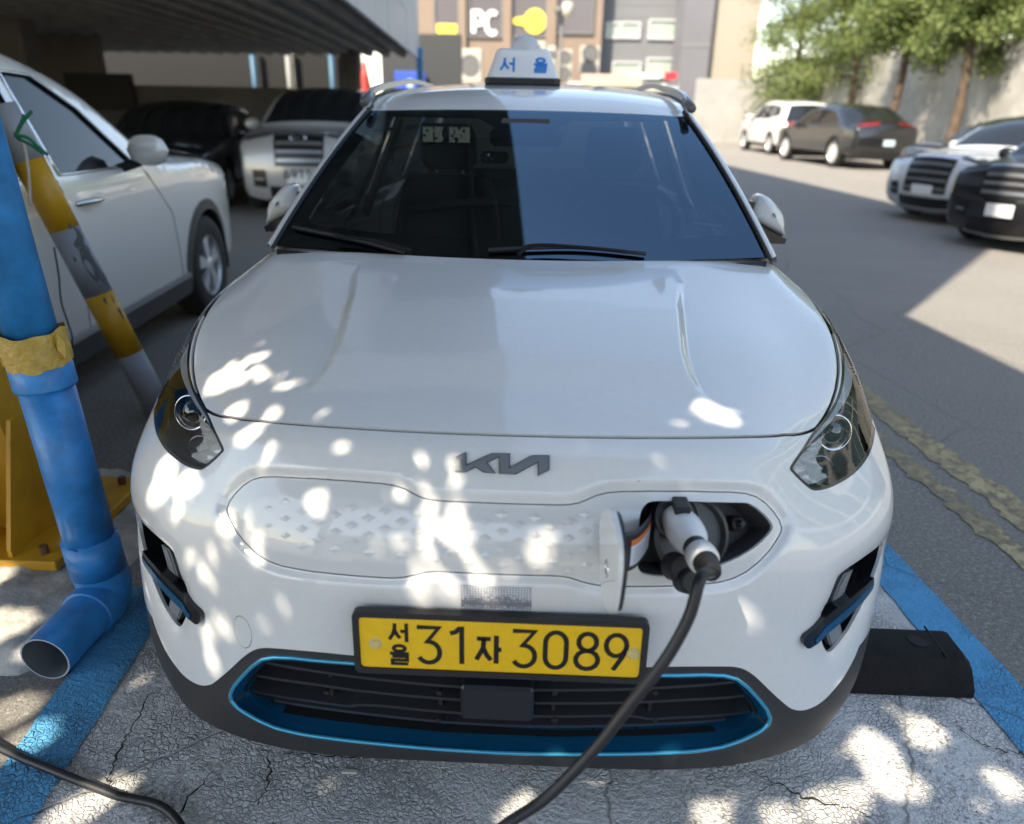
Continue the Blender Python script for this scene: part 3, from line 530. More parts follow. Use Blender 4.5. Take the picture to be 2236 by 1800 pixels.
def sil_sedan(L=4.7, H=1.45, hood=.86, cowl=1.0, tail=.98):
    return [('front', [(.10, .22), (.02, .36), (.0, .52), (.03, .68), (.10, hood-.05)]), ('hood', [(.3, hood), (.8, hood+.06), (1.2, cowl-.03)]), ('screen', [(1.34, cowl), (1.75, (cowl+H)/2+.05), (2.2, H-.05)]),
            ('roof', [(2.45, H-.01), (2.9, H), (3.3, H-.04)]), ('rearglass', [(3.55, H-.10), (L-.55, tail+.08)]), ('tail', [(L-.35, tail), (L-.08, tail-.03), (L, tail-.2), (L, .5), (L-.08, .28)])]
SUV = dict(W=.93, L=4.7, r=.35, belt=1.06, wheels=(.93, 3.68), wins=[[(1.62, 1.10), (2.55, 1.12), (2.52, 1.55), (2.2, 1.54), (1.95, 1.40)], [(2.63, 1.12), (3.45, 1.15), (3.4, 1.54), (2.6, 1.56)], [(3.53, 1.17), (4.15, 1.24), (3.95, 1.48), (3.48, 1.54)]], sil=sil_suv(), mirror=(1.72, 1.16, 1.), seams=[[(1.40, .35), (1.45, .8), (1.58, 1.08)], [(2.59, .35), (2.59, 1.1)]])
SED = dict(W=.92, L=4.7, r=.335, belt=.96, wheels=(.93, 3.72), wins=[[(1.62, .98), (2.5, .99), (2.48, 1.33), (2.25, 1.335), (1.98, 1.22)], [(2.57, .99), (3.6, 1.02), (3.3, 1.27), (2.9, 1.335), (2.55, 1.34)]], sil=sil_sedan(), mirror=(1.72, 1.02, .85), seams=[[(1.40, .32), (1.44, .7), (1.56, .96)], [(2.54, .32), (2.54, .98)]])
# ================================================================ THE TAXI
NET = np.array([
 [(0,.06,.16),(.22,.06,.16),(.42,.07,.16),(.58,.105,.16),(.713,.17,.165),(.81,.275,.175),(.872,.41,.19),(.89,.60,.20)],
 [(0,.045,.25),(.22,.048,.25),(.42,.06,.25),(.58,.095,.25),(.72,.16,.255),(.825,.265,.265),(.885,.41,.28),(.90,.60,.29)],
 [(0,.035,.41),(.22,.04,.41),(.42,.056,.41),(.58,.10,.41),(.725,.175,.41),(.83,.28,.415),(.892,.42,.43),(.908,.60,.44)],
 [(0,.025,.55),(.22,.03,.55),(.42,.055,.55),(.58,.11,.55),(.722,.19,.55),(.832,.30,.55),(.899,.43,.56),(.913,.62,.57)],
 [(0,.02,.665),(.22,.028,.665),(.42,.065,.665),(.58,.135,.66),(.712,.222,.66),(.825,.328,.66),(.897,.465,.67),(.914,.65,.68)],
 [(0,.055,.765),(.22,.065,.763),(.42,.105,.757),(.57,.185,.75),(.69,.285,.745),(.80,.405,.75),(.882,.56,.76),(.908,.74,.77)],
 [(0,.105,.845),(.22,.115,.842),(.42,.155,.832),(.565,.235,.815),(.675,.34,.80),(.785,.475,.815),(.872,.65,.83),(.905,.85,.84)],
 [(0,.19,.895),(.22,.20,.892),(.42,.235,.88),(.56,.305,.855),(.665,.40,.845),(.775,.555,.865),(.86,.74,.885),(.902,.95,.885)],
 [(0,.45,.955),(.21,.455,.952),(.40,.475,.945),(.555,.515,.93),(.675,.58,.912),(.775,.68,.915),(.85,.84,.93),(.902,1.02,.90)],
 [(0,.75,1.005),(.21,.755,1.003),(.40,.765,.997),(.56,.785,.987),(.68,.82,.972),(.77,.875,.967),(.845,.98,.958),(.90,1.10,.915)],
 [(0,1.02,1.045),(.20,1.025,1.045),(.39,1.04,1.045),(.56,1.06,1.04),(.68,1.085,1.03),(.76,1.11,1.02),(.83,1.17,.985),(.895,1.22,.93)],
 [(0,1.25,1.08),(.2,1.255,1.08),(.38,1.26,1.08),(.55,1.27,1.075),(.67,1.28,1.06),(.755,1.29,1.04),(.82,1.32,.995),(.89,1.36,.935)]])
_ml = NET[:, :0:-1]*np.array([-1, 1, 1]); NETF = np.concatenate([_ml, NET], 1); NR, NC = NETF.shape[:2]
def _sop(n):
    A = np.zeros((n, n)); D = np.zeros((n, n)); A[0, 0] = A[-1, -1] = 1
    for i in range(1, n-1): A[i, i-1:i+2] = (1, 4, 1); D[i, i-1:i+2] = (6, -12, 6)
    return np.linalg.solve(A, D)
_SR, _SC = _sop(NR), _sop(NC)
def _sw(n, op, t):
    t = np.asarray(t, float); i = np.clip(np.floor(t).astype(int), 0, n-2); b = t-i; a = 1-b; m = len(t); W = np.zeros((m, n)); k = np.arange(m)
    W[k, i] = a; W[k, i+1] = b
    W += ((a**3-a)/6)[:, None]*op[i]+((b**3-b)/6)[:, None]*op[i+1]
    return W
def S0(uv):
    uv = np.atleast_2d(uv); return np.einsum('ki,kj,ijc->kc', _sw(NR, _SR, uv[:, 1]), _sw(NC, _SC, uv[:, 0]+7), NETF, optimize=True)
def nrm_of(fn, uv, e=2e-3):
    uv = np.atleast_2d(uv); a = fn(uv+[e, 0])-fn(uv-[e, 0]); b = fn(uv+[0, e])-fn(uv-[0, e]); n = np.cross(a, b); return n/(np.linalg.norm(n, axis=1)[:, None]+1e-12)
_gu, _gv = np.meshgrid(np.linspace(-6.9, 6.9, 185), np.linspace(.02, 10.98, 190)); _G = np.stack([_gu.ravel(), _gv.ravel()], 1); _GP = S0(_G); _GN = nrm_of(S0, _G)
_ff = np.einsum('kc,kc->k', _GN, CAM-_GP) > .0; _G, _GP = _G[_ff], _GP[_ff]; _GX = proj(_GP)
def SO(uv, off): return S0(uv)+nrm_of(S0, uv)*off if off else S0(uv)
def px2uv(px, py, off=0.):
    q = np.array([px, py], float); uv = _G[np.argmin(((_GX-q)**2).sum(1))].copy()
    for _ in range(8):
        p = proj(SO(uv[None], off))[0]; r = q-p; e = 1e-3
        J = np.stack([(proj(SO((uv+[e, 0])[None], off))[0]-p)/e, (proj(SO((uv+[0, e])[None], off))[0]-p)/e], 1)
        try: d = np.linalg.solve(J+1e-6*np.eye(2), r)
        except Exception: break
        d = np.clip(d, -.4, .4); uv = np.clip(uv+d, [-6.95, .02], [6.95, 10.98])
    return tuple(uv)
def RP(x, y, off=0.): return px2uv(x, y-.0125*max(0, y-870), off)
def RPo(x, y): return RP(x, y, float(np.interp(y, [1500, 1590], [-.02, -.05])))
#           # traced on the right lamp side
def LP(x, y): a = px2uv(x, y+.0125*max(0, y-870)); return (-a[0], a[1])
def zr(pts, ox, oy, sc): return [(ox+x/sc, oy+y/sc) for x, y in pts]
def mir(poly): return [(-a, b) for a, b in poly]
def smooth_poly(p, k=3): 
    P = [np.array(q, float) for q in p]; n = len(P); out = []
    for i in range(n):
        a, b, c, d = P[i-1], P[i], P[(i+1) % n], P[(i+2) % n]
        for j in range(k):
            t = j/k; out.append(tuple(.5*((2*b)+(c-a)*t+(2*a-5*b+4*c-d)*t*t+(3*b-a-3*c+d)*t**3)))
    return out
# ---- traced outlines (source pixels)
hl_px = zr([(265,1300),(300,1240),(360,1150),(430,1040),(500,955),(575,850),(625,745),(652,640),(660,540),(650,430),(620,320),(575,225),(525,145),(478,95),(520,128),(600,230),(680,330),(750,430),(810,540),(860,660),(888,780),(900,900),(900,1000),(886,1100),(856,1190),(806,1270),(740,1340),(650,1400),(550,1448),(450,1466),(400,1443),(340,1390),(285,1332)], 1650, 650, 3.4714)
hood_px_r = [(1120,948),(1250,951.5),(1379,953),(1520,953),(1638,951),(1715,947),(1766,940),(1779,934)]+zr([(510,900),(562,800),(597,690),(614,570),(610,450),(587,340),(549,230),(500,140),(468,96)], 1650, 650, 3.4714)+[(1742,622),(1712,588),(1684,567),(1666,559),(1600,562),(1400,570),(1130,568)]
pan_px = zr([(1477,590),(1462,545),(1430,495),(1380,440),(1320,398),(1250,376),(1150,367),(900,362),(650,362),(450,365),(370,372),(300,390),(240,418),(190,438),(130,449),(60,452),(-70,450)], 1200, 950, 2.875)
pan_px_b = zr([(-70,911),(0,911),(70,914),(130,924),(200,948),(280,970),(350,979),(500,982),(700,980),(900,972),(1080,952),(1170,926),(1250,884),(1330,818),(1400,742),(1450,665),(1474,618)], 1200, 950, 2.875)
port_px = zr([(640,428),(610,445),(585,480),(570,540),(563,700),(558,830),(570,872),(600,897),(700,913),(820,906),(1000,868),(1150,812),(1260,752),(1340,692),(1400,630),(1422,585),(1400,540),(1340,480),(1290,447),(1230,431),(900,424),(700,422)], 1200, 950, 2.875)
fog_px = zr([(940,155),(880,202),(800,262),(700,332),(600,402),(548,452),(520,510),(490,590),(450,680),(400,770),(388,850),(390,930),(405,1030),(435,1095),(460,1110),(500,1090),(570,1010),(640,910),(700,800),(760,680),(820,540),(870,400),(910,270)], 1700, 1150, 3.858)
bar_px = zr([(812,452),(700,556),(580,658),(470,740),(380,808),(300,868),(205,930),(186,962),(190,1000),(215,1035),(245,1037),(310,1005),(400,945),(500,860),(600,770),(700,670),(790,550),(815,492)], 1700, 1150, 3.858)
acc_px = zr([(806,500),(700,608),(600,706),(500,790),(400,872),(288,962),(300,1002),(400,938),(500,856),(600,768),(700,666),(795,545)], 1700, 1150, 3.858)
led1_px = zr([(640,412),(600,500),(570,590),(545,650),(490,692),(500,650),(545,530),(590,440)], 1700, 1150, 3.858)
led2_px = zr([(440,915),(530,850),(548,920),(560,990),(515,1050),(475,1040),(452,980)], 1700, 1150, 3.858)
clad_px = [(1100,1463)]+zr([(430,237),(650,234),(800,234),(860,240),(900,256),(940,286),(1000,345),(1060,400),(1100,430),(1145,438),(1190,426),(1240,396),(1290,345),(1340,280),(1385,200),(1410,140)], 1200, 1350, 2.081)
ring_px = [(1110,1477)]+zr([(430,273),(700,271),(790,275),(850,291),(900,330),(950,385),(985,430),(1001,468),(995,498),(960,530),(880,570),(780,605),(650,624),(500,632),(250,637),(0,637)], 1200, 1350, 2.081)+[(1110,1654)]
open_px = [(1110,1490)]+zr([(430,296),(700,300),(800,304),(850,321),(890,360),(920,400),(938,438),(925,460),(850,489),(750,509),(600,522),(400,530),(200,533),(0,534)], 1200, 1350, 2.081)+[(1110,1603)]
def half_closed(px, conv=RP):
    r = [conv(*p) for p in px]; r[0] = (0., r[0][1]); r[-1] = (0., r[-1][1]); return r+[(-a, b) for a, b in r[-2:0:-1]]
hl = smooth_poly([RP(*p) for p in hl_px], 3)
hl_in = [RP(*p) for p in offset_poly(smooth_poly(hl_px, 3), -5)]; hl_out = [RP(*p) for p in offset_poly(smooth_poly(hl_px, 3), 2.0)]
_h = half_closed(hood_px_r); hood_in = _h
_hp = hood_px_r+[(2236-2*0-p[0], p[1]) for p in ()]
hood_o = half_closed([(hood_px_r[0][0], hood_px_r[0][1]+7)]+[tuple(p) for p in offset_poly(hood_px_r+[(1120,700)], 7)[1:-2]]+[(1130,560)])
pan = half_closed(pan_px[::-1]+pan_px_b[::-1]); 
pan_o = half_closed([tuple(p) for p in offset_poly(pan_px[::-1]+pan_px_b[::-1], 2.6)])
port = smooth_poly([RP(*p) for p in port_px], 2)
fog = smooth_poly([RP(*p) for p in fog_px], 2)
clad = [RP(*p) for p in clad_px]; clad[0] = (0., clad[0][1]); clad = smooth_path([(*p, 0) for p in clad], 3); clad = [(p[0], p[1]) for p in clad]
clad += [(6.2, 1.75), (6.99, 1.95)]
cladp = clad+[(6.99, 0.), (0, 0.)]; cladp = [(-a, b) for a, b in clad[:0:-1]]+clad+[(6.99, 0.001), (-6.99, .001)]
ring = half_closed(ring_px); opening = half_closed(open_px, RPo)
_tc = LP(530, 1373); tow = [(-_tc[0]+.125*math.cos(a), _tc[1]+.26*math.sin(a)) for a in np.linspace(0, 2*math.pi, 28)[:-1]]; tow_o = [(-_tc[0]+.132*math.cos(a), _tc[1]+.275*math.sin(a)) for a in np.linspace(0, 2*math.pi, 28)[:-1]]
# ---- relief of the panels
def _xz(poly): P = S0(np.array(poly)); return P[:, [0, 2]]
_panxz = _xz(pan); _ringxz = _xz(ring); _openxz = _xz(opening); _fogxz = _xz(fog)
_rid = S0(np.array([RP(*p) for p in [(1478,618),(1474,670),(1478,726),(1482,775),(1493,819),(1518,860),(1556,902)]]))[:, :2]
def disp(uv, P, mode='other'):
    d = np.zeros(len(uv)); ax = np.abs(P[:, 0]); x, y, z = P[:, 0], P[:, 1], P[:, 2]
    k = (uv[:, 1] > 6.6)
    if k.any():                                     # raised hood creases
        q = ax[k]; dl = dist_line(q, y[k], _rid); fade = np.clip((y[k]-.30)/.12, 0, 1)*np.clip((1.0-y[k])/.3, 0, 1)
        xr = np.interp(y[k], _rid[::-1, 1], _rid[::-1, 0]); side = q-xr
        t_ = np.clip((side+.002)/.028, 0, 1); d[k] += fade*.0145*(1-t_*t_*(3-2*t_))
    k = (uv[:, 1] > 2.6) & (uv[:, 1] < 6.6) & (ax < .75)
    if k.any():                                     # blanked grille sits in a shallow bevelled frame
        i = np.full(k.sum(), mode == 'panel'); dl = dist_line(x[k], z[k], _panxz, True); dl = np.where(i, 0, dl)
        t_ = np.clip(1-dl/.020, 0, 1); d[k] -= .010*t_*t_*(3-2*t_)
        d[k] += np.where(i, .004*np.clip(dist_line(x[k], z[k], _panxz, True)/.03, 0, 1), 0)
    k = (uv[:, 1] < 3.2) & (ax < .66)
    if k.any():                                     # coloured tray of the lower grille slopes inwards
        i = np.full(k.sum(), mode == 'ring'); do = dist_line(x[k], z[k], _ringxz, True); di = dist_line(x[k], z[k], _openxz, True)
        f = do/(do+di+1e-6); d[k] -= np.where(i, np.interp(z[k], [.25, .43], [.05, .02])*np.clip(f*1.25-.16, 0, 1), 0)
        d[k] += np.where(i, .0, .004*np.exp(-do/.012))
    k = (uv[:, 1] > 1.5) & (uv[:, 1] < 4.8) & (ax > .5)
    if k.any():                                     # dished surround of the fog pockets
        dl = dist_line(ax[k], z[k], _fogxz, True); i = in_poly(ax[k], z[k], _fogxz)
        d[k] -= np.where(i, .012, .012*np.exp(-(dl/.025)))
    return d
def SD(uv, mode='other'): uv = np.atleast_2d(uv); P = S0(uv); return P+nrm_of(S0, uv)*disp(uv, P, mode)[:, None]
SDP = lambda uv: SD(uv, 'panel')
SDR = lambda uv: SD(uv, 'ring')
# ---- one constrained triangulation of the whole front, then split into panels
_pu, _pv = np.meshgrid(np.linspace(-6.99, 6.99, 141), np.linspace(.001, 10.99, 122))
_pts = np.stack([_pu.ravel(), _pv.ravel()], 1)+rng.uniform(-.004, .004, (141*122, 2))*[1, 1]
_e = np.clip(_pts, [-6.99, .001], [6.99, 10.99])
_r2u, _r2v = np.meshgrid(np.linspace(-3.2, 3.2, 90), np.linspace(.3, 3.0, 46)); _e = np.concatenate([_e, np.stack([_r2u.ravel(), _r2v.ravel()], 1)])
_offm = lambda poly, d: [(a/.2, b/.1) for a, b in offset_poly([(a*.2, b*.1) for a, b in poly], d)]
_ridl = []
for _o in (-.012, -.005, .004, .013, .022, .031, .04):
    _c = [RP(*p) for p in [(1478,600),(1474,670),(1478,726),(1482,775),(1493,819),(1518,860),(1556,902)]]; _c = [(a+_o/.205, b) for a, b in _c]; _ridl += [densify([(p[0], p[1]) for p in smooth_path([(*q, 0) for q in _c], 5)], .07, False)]
_ridl += [mir(q) for q in _ridl]
_loops = [hood_in, hood_o, hl_in, mir(hl_in), hl_out, mir(hl_out), pan, pan_o, *[_offm(pan, q) for q in (.006, .011, .016, .021)], port, fog, mir(fog), ring, opening, tow, tow_o, offset_poly(ring, -.05)]
_st = .07
UV, TR = cdt(_e, [densify(q, _st) for q in _loops], [densify(clad, _st, False), densify([(-a, b) for a, b in clad], _st, False)]+_ridl)
CEN = UV[TR].mean(1); cu, cv = CEN[:, 0], CEN[:, 1]; acu = np.abs(cu)
def cin(p, sym=True): return in_poly(acu if sym else cu, cv, p)
cls = np.full(len(TR), 'bumper', dtype='<U12')
i_hl_o = cin(hl_out); i_hl = cin(hl_in)
cls[cin(cladp, False)] = 'clad'; cls[cin(ring, False)] = 'ring'; cls[cin(opening, False)] = 'opening'
cls[cin(pan_o, False)] = 'gap'; cls[cin(pan, False)] = 'panel'; cls[cin(port, False)] = 'port'
cls[cin(tow_o, False)] = 'gap'; cls[cin(tow, False)] = 'tow'
cls[cin(fog)] = 'fog'
fend = (cls == 'bumper') & (acu > 4.6) & (cv > 6.2+np.clip(6.2-acu, -1, 3)*.8)
cls[fend] = 'fender'
i_ho = cin(hood_o, False); cls[i_ho & np.isin(cls, ['bumper', 'fender'])] = 'gap'
cls[i_hl_o] = 'trim'; cls[i_hl] = 'lens'; i_hi = cin(hood_in, False); cls[i_hi] = 'hood'
_rear = (cv > np.interp(acu, [0, 3.6, 4.4, 4.75], [9.85, 9.85, 10.0, 10.2])) & (acu < 4.6) & (cls != 'hood'); cls[_rear] = 'none'
UVP = SD(UV); UVN = nrm_of(SD, UV); UVB = nrm_of(S0, UV)
MODEPN = {}
def pn_of(mode):
    if mode == 'other': return UVP, UVN
    if mode not in MODEPN: fn = SDP if mode == 'panel' else SDR; MODEPN[mode] = (fn(UV), nrm_of(fn, UV))
    return MODEPN[mode]
def panel(name, mask, m, parent, off=0., skirt=0., mode='other', label=None):
    T = TR[mask]; UVP_, UVN_ = pn_of(mode)
    if len(T) == 0: return None
    ids, inv = np.unique(T, return_inverse=True); T2 = inv.reshape(-1, 3); Bn = UVB[ids]; P = UVP_[ids]+Bn*off; Nn = UVN_[ids]
    if np.einsum('kc,kc->k', np.cross(P[T2[:, 1]]-P[T2[:, 0]], P[T2[:, 2]]-P[T2[:, 0]]), Bn[T2[:, 0]]).sum() < 0: T2 = T2[:, ::-1]
    V = list(P); F = [tuple(t) for t in T2]; NN = list(Nn)
    if skirt:
        cnt = {}
        for t in T2:
            for i in range(3): cnt[(t[i], t[(i+1) % 3])] = 1
        for (i, j) in list(cnt):
            if (j, i) not in cnt:
                e = P[j]-P[i]; sn = np.cross(e, Nn[i]); sn /= (np.linalg.norm(sn)+1e-9)*(1 if skirt > 0 else -1); bse = len(V)
                V += [P[i], P[j], P[j]-Bn[j]*skirt, P[i]-Bn[i]*skirt]; NN += [sn]*4; F.append((bse+1, bse, bse+3, bse+2) if skirt > 0 else (bse+1, bse, bse+3, bse+2))
    o = mobj(name, V, F, m, parent, normals=NN)
    if label: o['label'] = label
    return o
white = mat('taxi_pearl_white', (.735, .73, .715), .32, 0, 1., coat_rough=.015, noise=(3., .012))
def dusty(m):
    nt = m.node_tree; b = nt.nodes['Principled BSDF']; lk = nt.links.new; g = N(nt, 'NewGeometry'); src = b.inputs['Base Color'].links[0].from_socket if b.inputs['Base Color'].links else None
    v = N(nt, 'TexVoronoi'); v.inputs['Scale'].default_value = 26; lk(g.outputs['Position'], v.inputs['Vector']); r = N(nt, 'MapRange'); r.inputs[1].default_value = .035; r.inputs[2].default_value = .06; r.inputs[3].default_value = .75; r.inputs[4].default_value = 0; lk(v.outputs['Distance'], r.inputs[0])
    n1 = N(nt, 'TexNoise'); n1.inputs['Scale'].default_value = 3; n1.inputs['Detail'].default_value = 5; lk(g.outputs['Position'], n1.inputs['Vector']); r1 = N(nt, 'MapRange'); r1.inputs[1].default_value = .56; r1.inputs[2].default_value = .66; lk(n1.outputs['Fac'], r1.inputs[0]); mu = N(nt, 'Math', operation='MULTIPLY'); lk(r.outputs[0], mu.inputs[0]); lk(r1.outputs[0], mu.inputs[1])
    n2 = N(nt, 'TexNoise'); n2.inputs['Scale'].default_value = 55; n2.inputs['Detail'].default_value = 8; n2.inputs['Roughness'].default_value = .75; lk(g.outputs['Position'], n2.inputs['Vector']); r2 = N(nt, 'MapRange'); r2.inputs[1].default_value = .45; r2.inputs[2].default_value = .8; r2.inputs[4].default_value = .17; lk(n2.outputs['Fac'], r2.inputs[0])
    m1 = N(nt, 'Mix', data_type='RGBA'); m1.inputs[7].default_value = (.46, .43, .38, 1); lk(r2.outputs[0], m1.inputs[0]); m2 = N(nt, 'Mix', data_type='RGBA'); m2.inputs[7].default_value = (.06, .05, .045, 1); lk(mu.outputs[0], m2.inputs[0]); lk(m1.outputs[2], m2.inputs[6])
    if src: lk(src, m1.inputs[6])
    else: m1.inputs[6].default_value = b.inputs['Base Color'].default_value
    lk(m2.outputs[2], b.inputs['Base Color']); r3 = N(nt, 'MapRange'); r3.inputs[1].default_value = .35; r3.inputs[2].default_value = .75; r3.inputs[3].default_value = .012; r3.inputs[4].default_value = .10; lk(n2.outputs['Fac'], r3.inputs[0]); lk(r3.outputs[0], b.inputs['Coat Roughness']); return m
dusty(white)
gloss_black = mat('gloss_black_plastic', (.012, .012, .014), .12, spec=.6); black_pl = mat('black_plastic', (.018, .018, .02), .5, noise=(160, .25))
clad_m = mat('grey_black_cladding', (.026, .026, .028), .52, noise=(220, .18), bump=(900, .12)); dark = mat('dark_void', (.006, .006, .007), .8)
blue_m = mat('metallic_teal_blue', (.012, .17, .36), .26, .7, .5); chrome = mat('chrome', (.75, .76, .78), .12, 1.); dchrome = mat('dark_chrome', (.26, .275, .30), .38, .55, .4)
lensg = glass('lamp_lens', (.93, .93, .93), 1.45); silver = mat('silver_paint', (.6, .61, .63), .3, .8)
taxi = thing('taxi', 'white electric taxi on a blue-edged bay, charging cable plugged into its nose', 'taxi', (0, 2.1, 0))
hood = panel('hood', cls == 'hood', white, taxi, 0, .012)
bumper = panel('front_bumper', cls == 'bumper', white, taxi, 0, .007)
gapm = panel('panel_gap', (cls == 'gap'), dark, taxi, -.0065)
fl = cls == 'fender'
for s_ in (-1, 1): panel('fender', fl & (np.sign(cu) == s_), white, taxi, 0, .012)
panel('bumper_cladding', cls == 'clad', clad_m, taxi, -.002, .03)
gp = panel('grille_panel', cls == 'panel', mat('grille_panel_white', (.69, .69, .675), .34, 0, 1., coat_rough=.02), taxi, 0, .007, mode='panel')
panel('tow_hook_cover', cls == 'tow', white, bumper, .0005, .008)
def resamp(poly, n):
    q = np.array(list(poly)+[poly[0]]); P = S0(q); s = np.concatenate([[0], np.cumsum(np.linalg.norm(np.diff(P[:, [0, 2]], axis=0), axis=1))]); t = np.linspace(0, s[-1], n, endpoint=False); return np.stack([np.interp(t, s, q[:, 0]), np.interp(t, s, q[:, 1])], 1)
_ra, _oa = resamp(ring, 260), resamp(opening, 260); V = []; NT = 9
for k in range(NT):
    t = k/(NT-1); q = _ra+(_oa-_ra)*t; P = S0(q); n_ = nrm_of(S0, q); dep = np.interp(P[:, 2], [.24, .43], [.055, .02]); V += list(P+n_*(.0005-dep*t**1.15)[:, None])
_q = _oa; V += list(S0(_q)-nrm_of(S0, _q)*.10)
rg = mobj('lower_grille_surround', V, [(k*260+i, k*260+(i+1) % 260, (k+1)*260+(i+1) % 260, (k+1)*260+i) for k in range(NT) for i in range(260)], blue_m, taxi, True); rg['label'] = 'metallic teal-blue surround of the lower grille'
# bright rim of the surround
_rp = S0(np.array(densify(ring, .1)))+nrm_of(S0, np.array(densify(ring, .1)))*.0005
MB().tube(list(_rp)+[_rp[0]], .0045, 8, False).build('rim', mat('bright_teal_blue', (.06, .40, .62), .25, .5, .6), rg, True)
# ---- pockets
panel('lower_grille_cavity', cls == 'opening', dark, rg, -.17, -.13)
# emboss of small diamonds
mb = MB(); _reg = [(120,330),(330,330),(520,400),(720,405),(1000,460),(1400,455),(2200,455),(2200,820),(1700,815),(1300,770),(740,730),(520,690),(340,670),(200,560)]
for i in range(-14, 16):
    for j in range(-14, 16):
        zx, zy = 615+100*i+98*j, 470+62*i-42*j
        if not in_poly(np.array([zx]), np.array([zy]), _reg)[0]: continue
        k = min(1, .45+max(0, zx-100)/700); c4 = [(zx-44*k, zy), (zx, zy+27*k), (zx+44*k, zy), (zx, zy-27*k)]
        uvq = np.array([px2uv(500+a/2.695, 950+b/2.695) for a, b in c4+[(zx, zy)]])
        P = SDP(uvq); n = nrm_of(S0, uvq); P[:4] += n[:4]*.0006; P[4] += n[4]*(.0023*k)
        mb.add(list(P), [(0, 1, 4), (1, 2, 4), (2, 3, 4), (3, 0, 4)])
mb.build('diamond_emboss', MATS['grille_panel_white'], gp)
# badge
_bz = [(1330,215),(1336,137),(1397,108),(1397,180),(1545,115),(1652,117),(1652,195),(1780,127),(1883,127),(1883,207),(1820,240),(1818,163),(1688,233),(1592,228),(1590,133),(1518,165),(1567,227),(1500,222),(1452,190),(1395,220)]
def decal(name, poly_px, off, h, m, parent, conv=px2uv, step=None):
    """solid that follows the bumper skin: outline in source pixels, raised by h"""
    uvp = [conv(*p) for p in poly_px]
    if step: uvp = densify(uvp, step)
    V, T = cdt([], [uvp]); c = V[T].mean(1); T = T[in_poly(c[:, 0], c[:, 1], uvp)]
    n = nrm_of(S0, V); B = SD(V)+n*off; A = B+n*h; nv = len(V); F = []
    for t in T:
        a, b, cc = A[t]; t = t if np.cross(b-a, cc-a)@n[t[0]] > 0 else t[::-1]; F.append(tuple(t+nv))
    cnt = {}
    for t in F:
        for i in range(3): cnt[(t[i], t[(i+1) % 3])] = 1
    for (i, j) in list(cnt):
        if (j, i) not in cnt: F.append((j, i, i-nv, j-nv))
    return mobj(name, list(B)+list(A), F, m, parent)
_bpx = zr(_bz, 500, 950, 2.695)
bd = decal('badge', offset_poly(_bpx, .8), .0005, .004, mat('badge_edge', (.5, .52, .55), .2, 1.), taxi)
decal('badge_face', offset_poly(_bpx, -1.0), .0048, .0008, dchrome, bd)
# ---- headlights
hsil = mat('headlight_silver', (.78, .78, .78), .25, .15, bump=(700, .05)); crys = mat('crystal_reflector', (.85, .83, .80), .15, .1)
def ipatch(name, poly, off, m, parent, sgn, disp_fn=None, back=0.):
    uvp = densify(poly, .12); lo = np.min(uvp, 0); hi = np.max(uvp, 0); g = [(a, b) for a in np.arange(lo[0], hi[0], .14) for b in np.arange(lo[1], hi[1], .14) if in_poly(np.array([a]), np.array([b]), uvp)[0]]
    V, T = cdt(g, [uvp]); c = V[T].mean(1); T = T[in_poly(c[:, 0], c[:, 1], uvp)]; Vm = V*[sgn, 1]; n = nrm_of(S0, Vm); P = S0(Vm)+n*off
    if disp_fn is not None: P = P+n*disp_fn(V)[:, None]
    return mobj(name, P, [tuple(t) for t in T], m, parent, smooth=disp_fn is None)
_zR = lambda pts: [RP(*p) for p in zr(pts, 1650, 650, 3.4714)]
_zL = lambda pts: [LP(*p) for p in zr(pts, 280, 600, 3.4725)]
garn = _zL([(735,1290),(640,1195),(560,1085),(500,1000),(455,930),(415,850),(375,760),(360,690),(385,560),(440,420),(520,290),(640,165),(560,330),(500,470),(470,590),(465,690),(490,800),(530,905),(590,1010),(650,1120),(720,1235)])
cryst = _zL([(470,1010),(560,1125),(640,1215),(712,1300),(640,1375),(570,1420),(500,1398),(415,1345),(475,1260),(500,1220),(480,1120)])
for s_ in (-1, 1):
    m_ = np.sign(cu) == s_
    L_ = panel('headlight', (cls == 'lens') & m_, lensg, taxi, 0.)
    panel('headlight_seal', (cls == 'trim') & m_, gloss_black, L_, -.001, .03)
    panel('housing', (cls == 'lens') & m_, mat('lamp_housing', (.10, .095, .09), .22, .2), L_, -.085, -.083)
    ipatch('garnish', garn, -.014, hsil, L_, s_)
    ipatch('reflector', cryst, -.022, crys, L_, s_, lambda V: .006*np.sin(V[:, 0]*31)*np.cos(V[:, 1]*27))
    c_ = np.array(LP(383.7, 876)); c_[0] *= s_; n_ = nrm_of(S0, c_[None])[0]; ax_ = np.array([s_*.18, -1, .22]); ax_ /= np.linalg.norm(ax_); p_ = S0(c_[None])[0]-n_*.052
    pr = MB().lathe([(.001, .022), (.012, .0205), (.022, .015), (.029, .006), (.031, -.005)], p_, ax_, 28).build('projector_lens', mat('projector_glass', (.03, .035, .04), .02, spec=1., coat=1.), L_, True)
    MB().lathe([(.0325, -.004), (.035, .010), (.039, .017), (.0435, .016), (.047, .006), (.049, -.03)], p_, ax_, 32).build('ring', chrome, L_, True)
    MB().lathe([(.031, -.03), (.033, -.004)], p_, ax_, 28).build('barrel', black_pl, L_, True)
    c2 = np.array(LP(398, 960)); c2[0] *= s_; p2 = S0(c2[None])[0]-nrm_of(S0, c2[None])[0]*.05
    MB().lathe([(.001, -.02), (.018, -.014), (.028, 0), (.031, .004), (.033, 0)], p2, ax_, 28).build('bowl', mat('bowl', (.25, .25, .26), .15, .9), L_, True)
    fr = [S0(np.array([[q[0]*s_, q[1]]]))[0] for q in densify(hl_in, .2)]
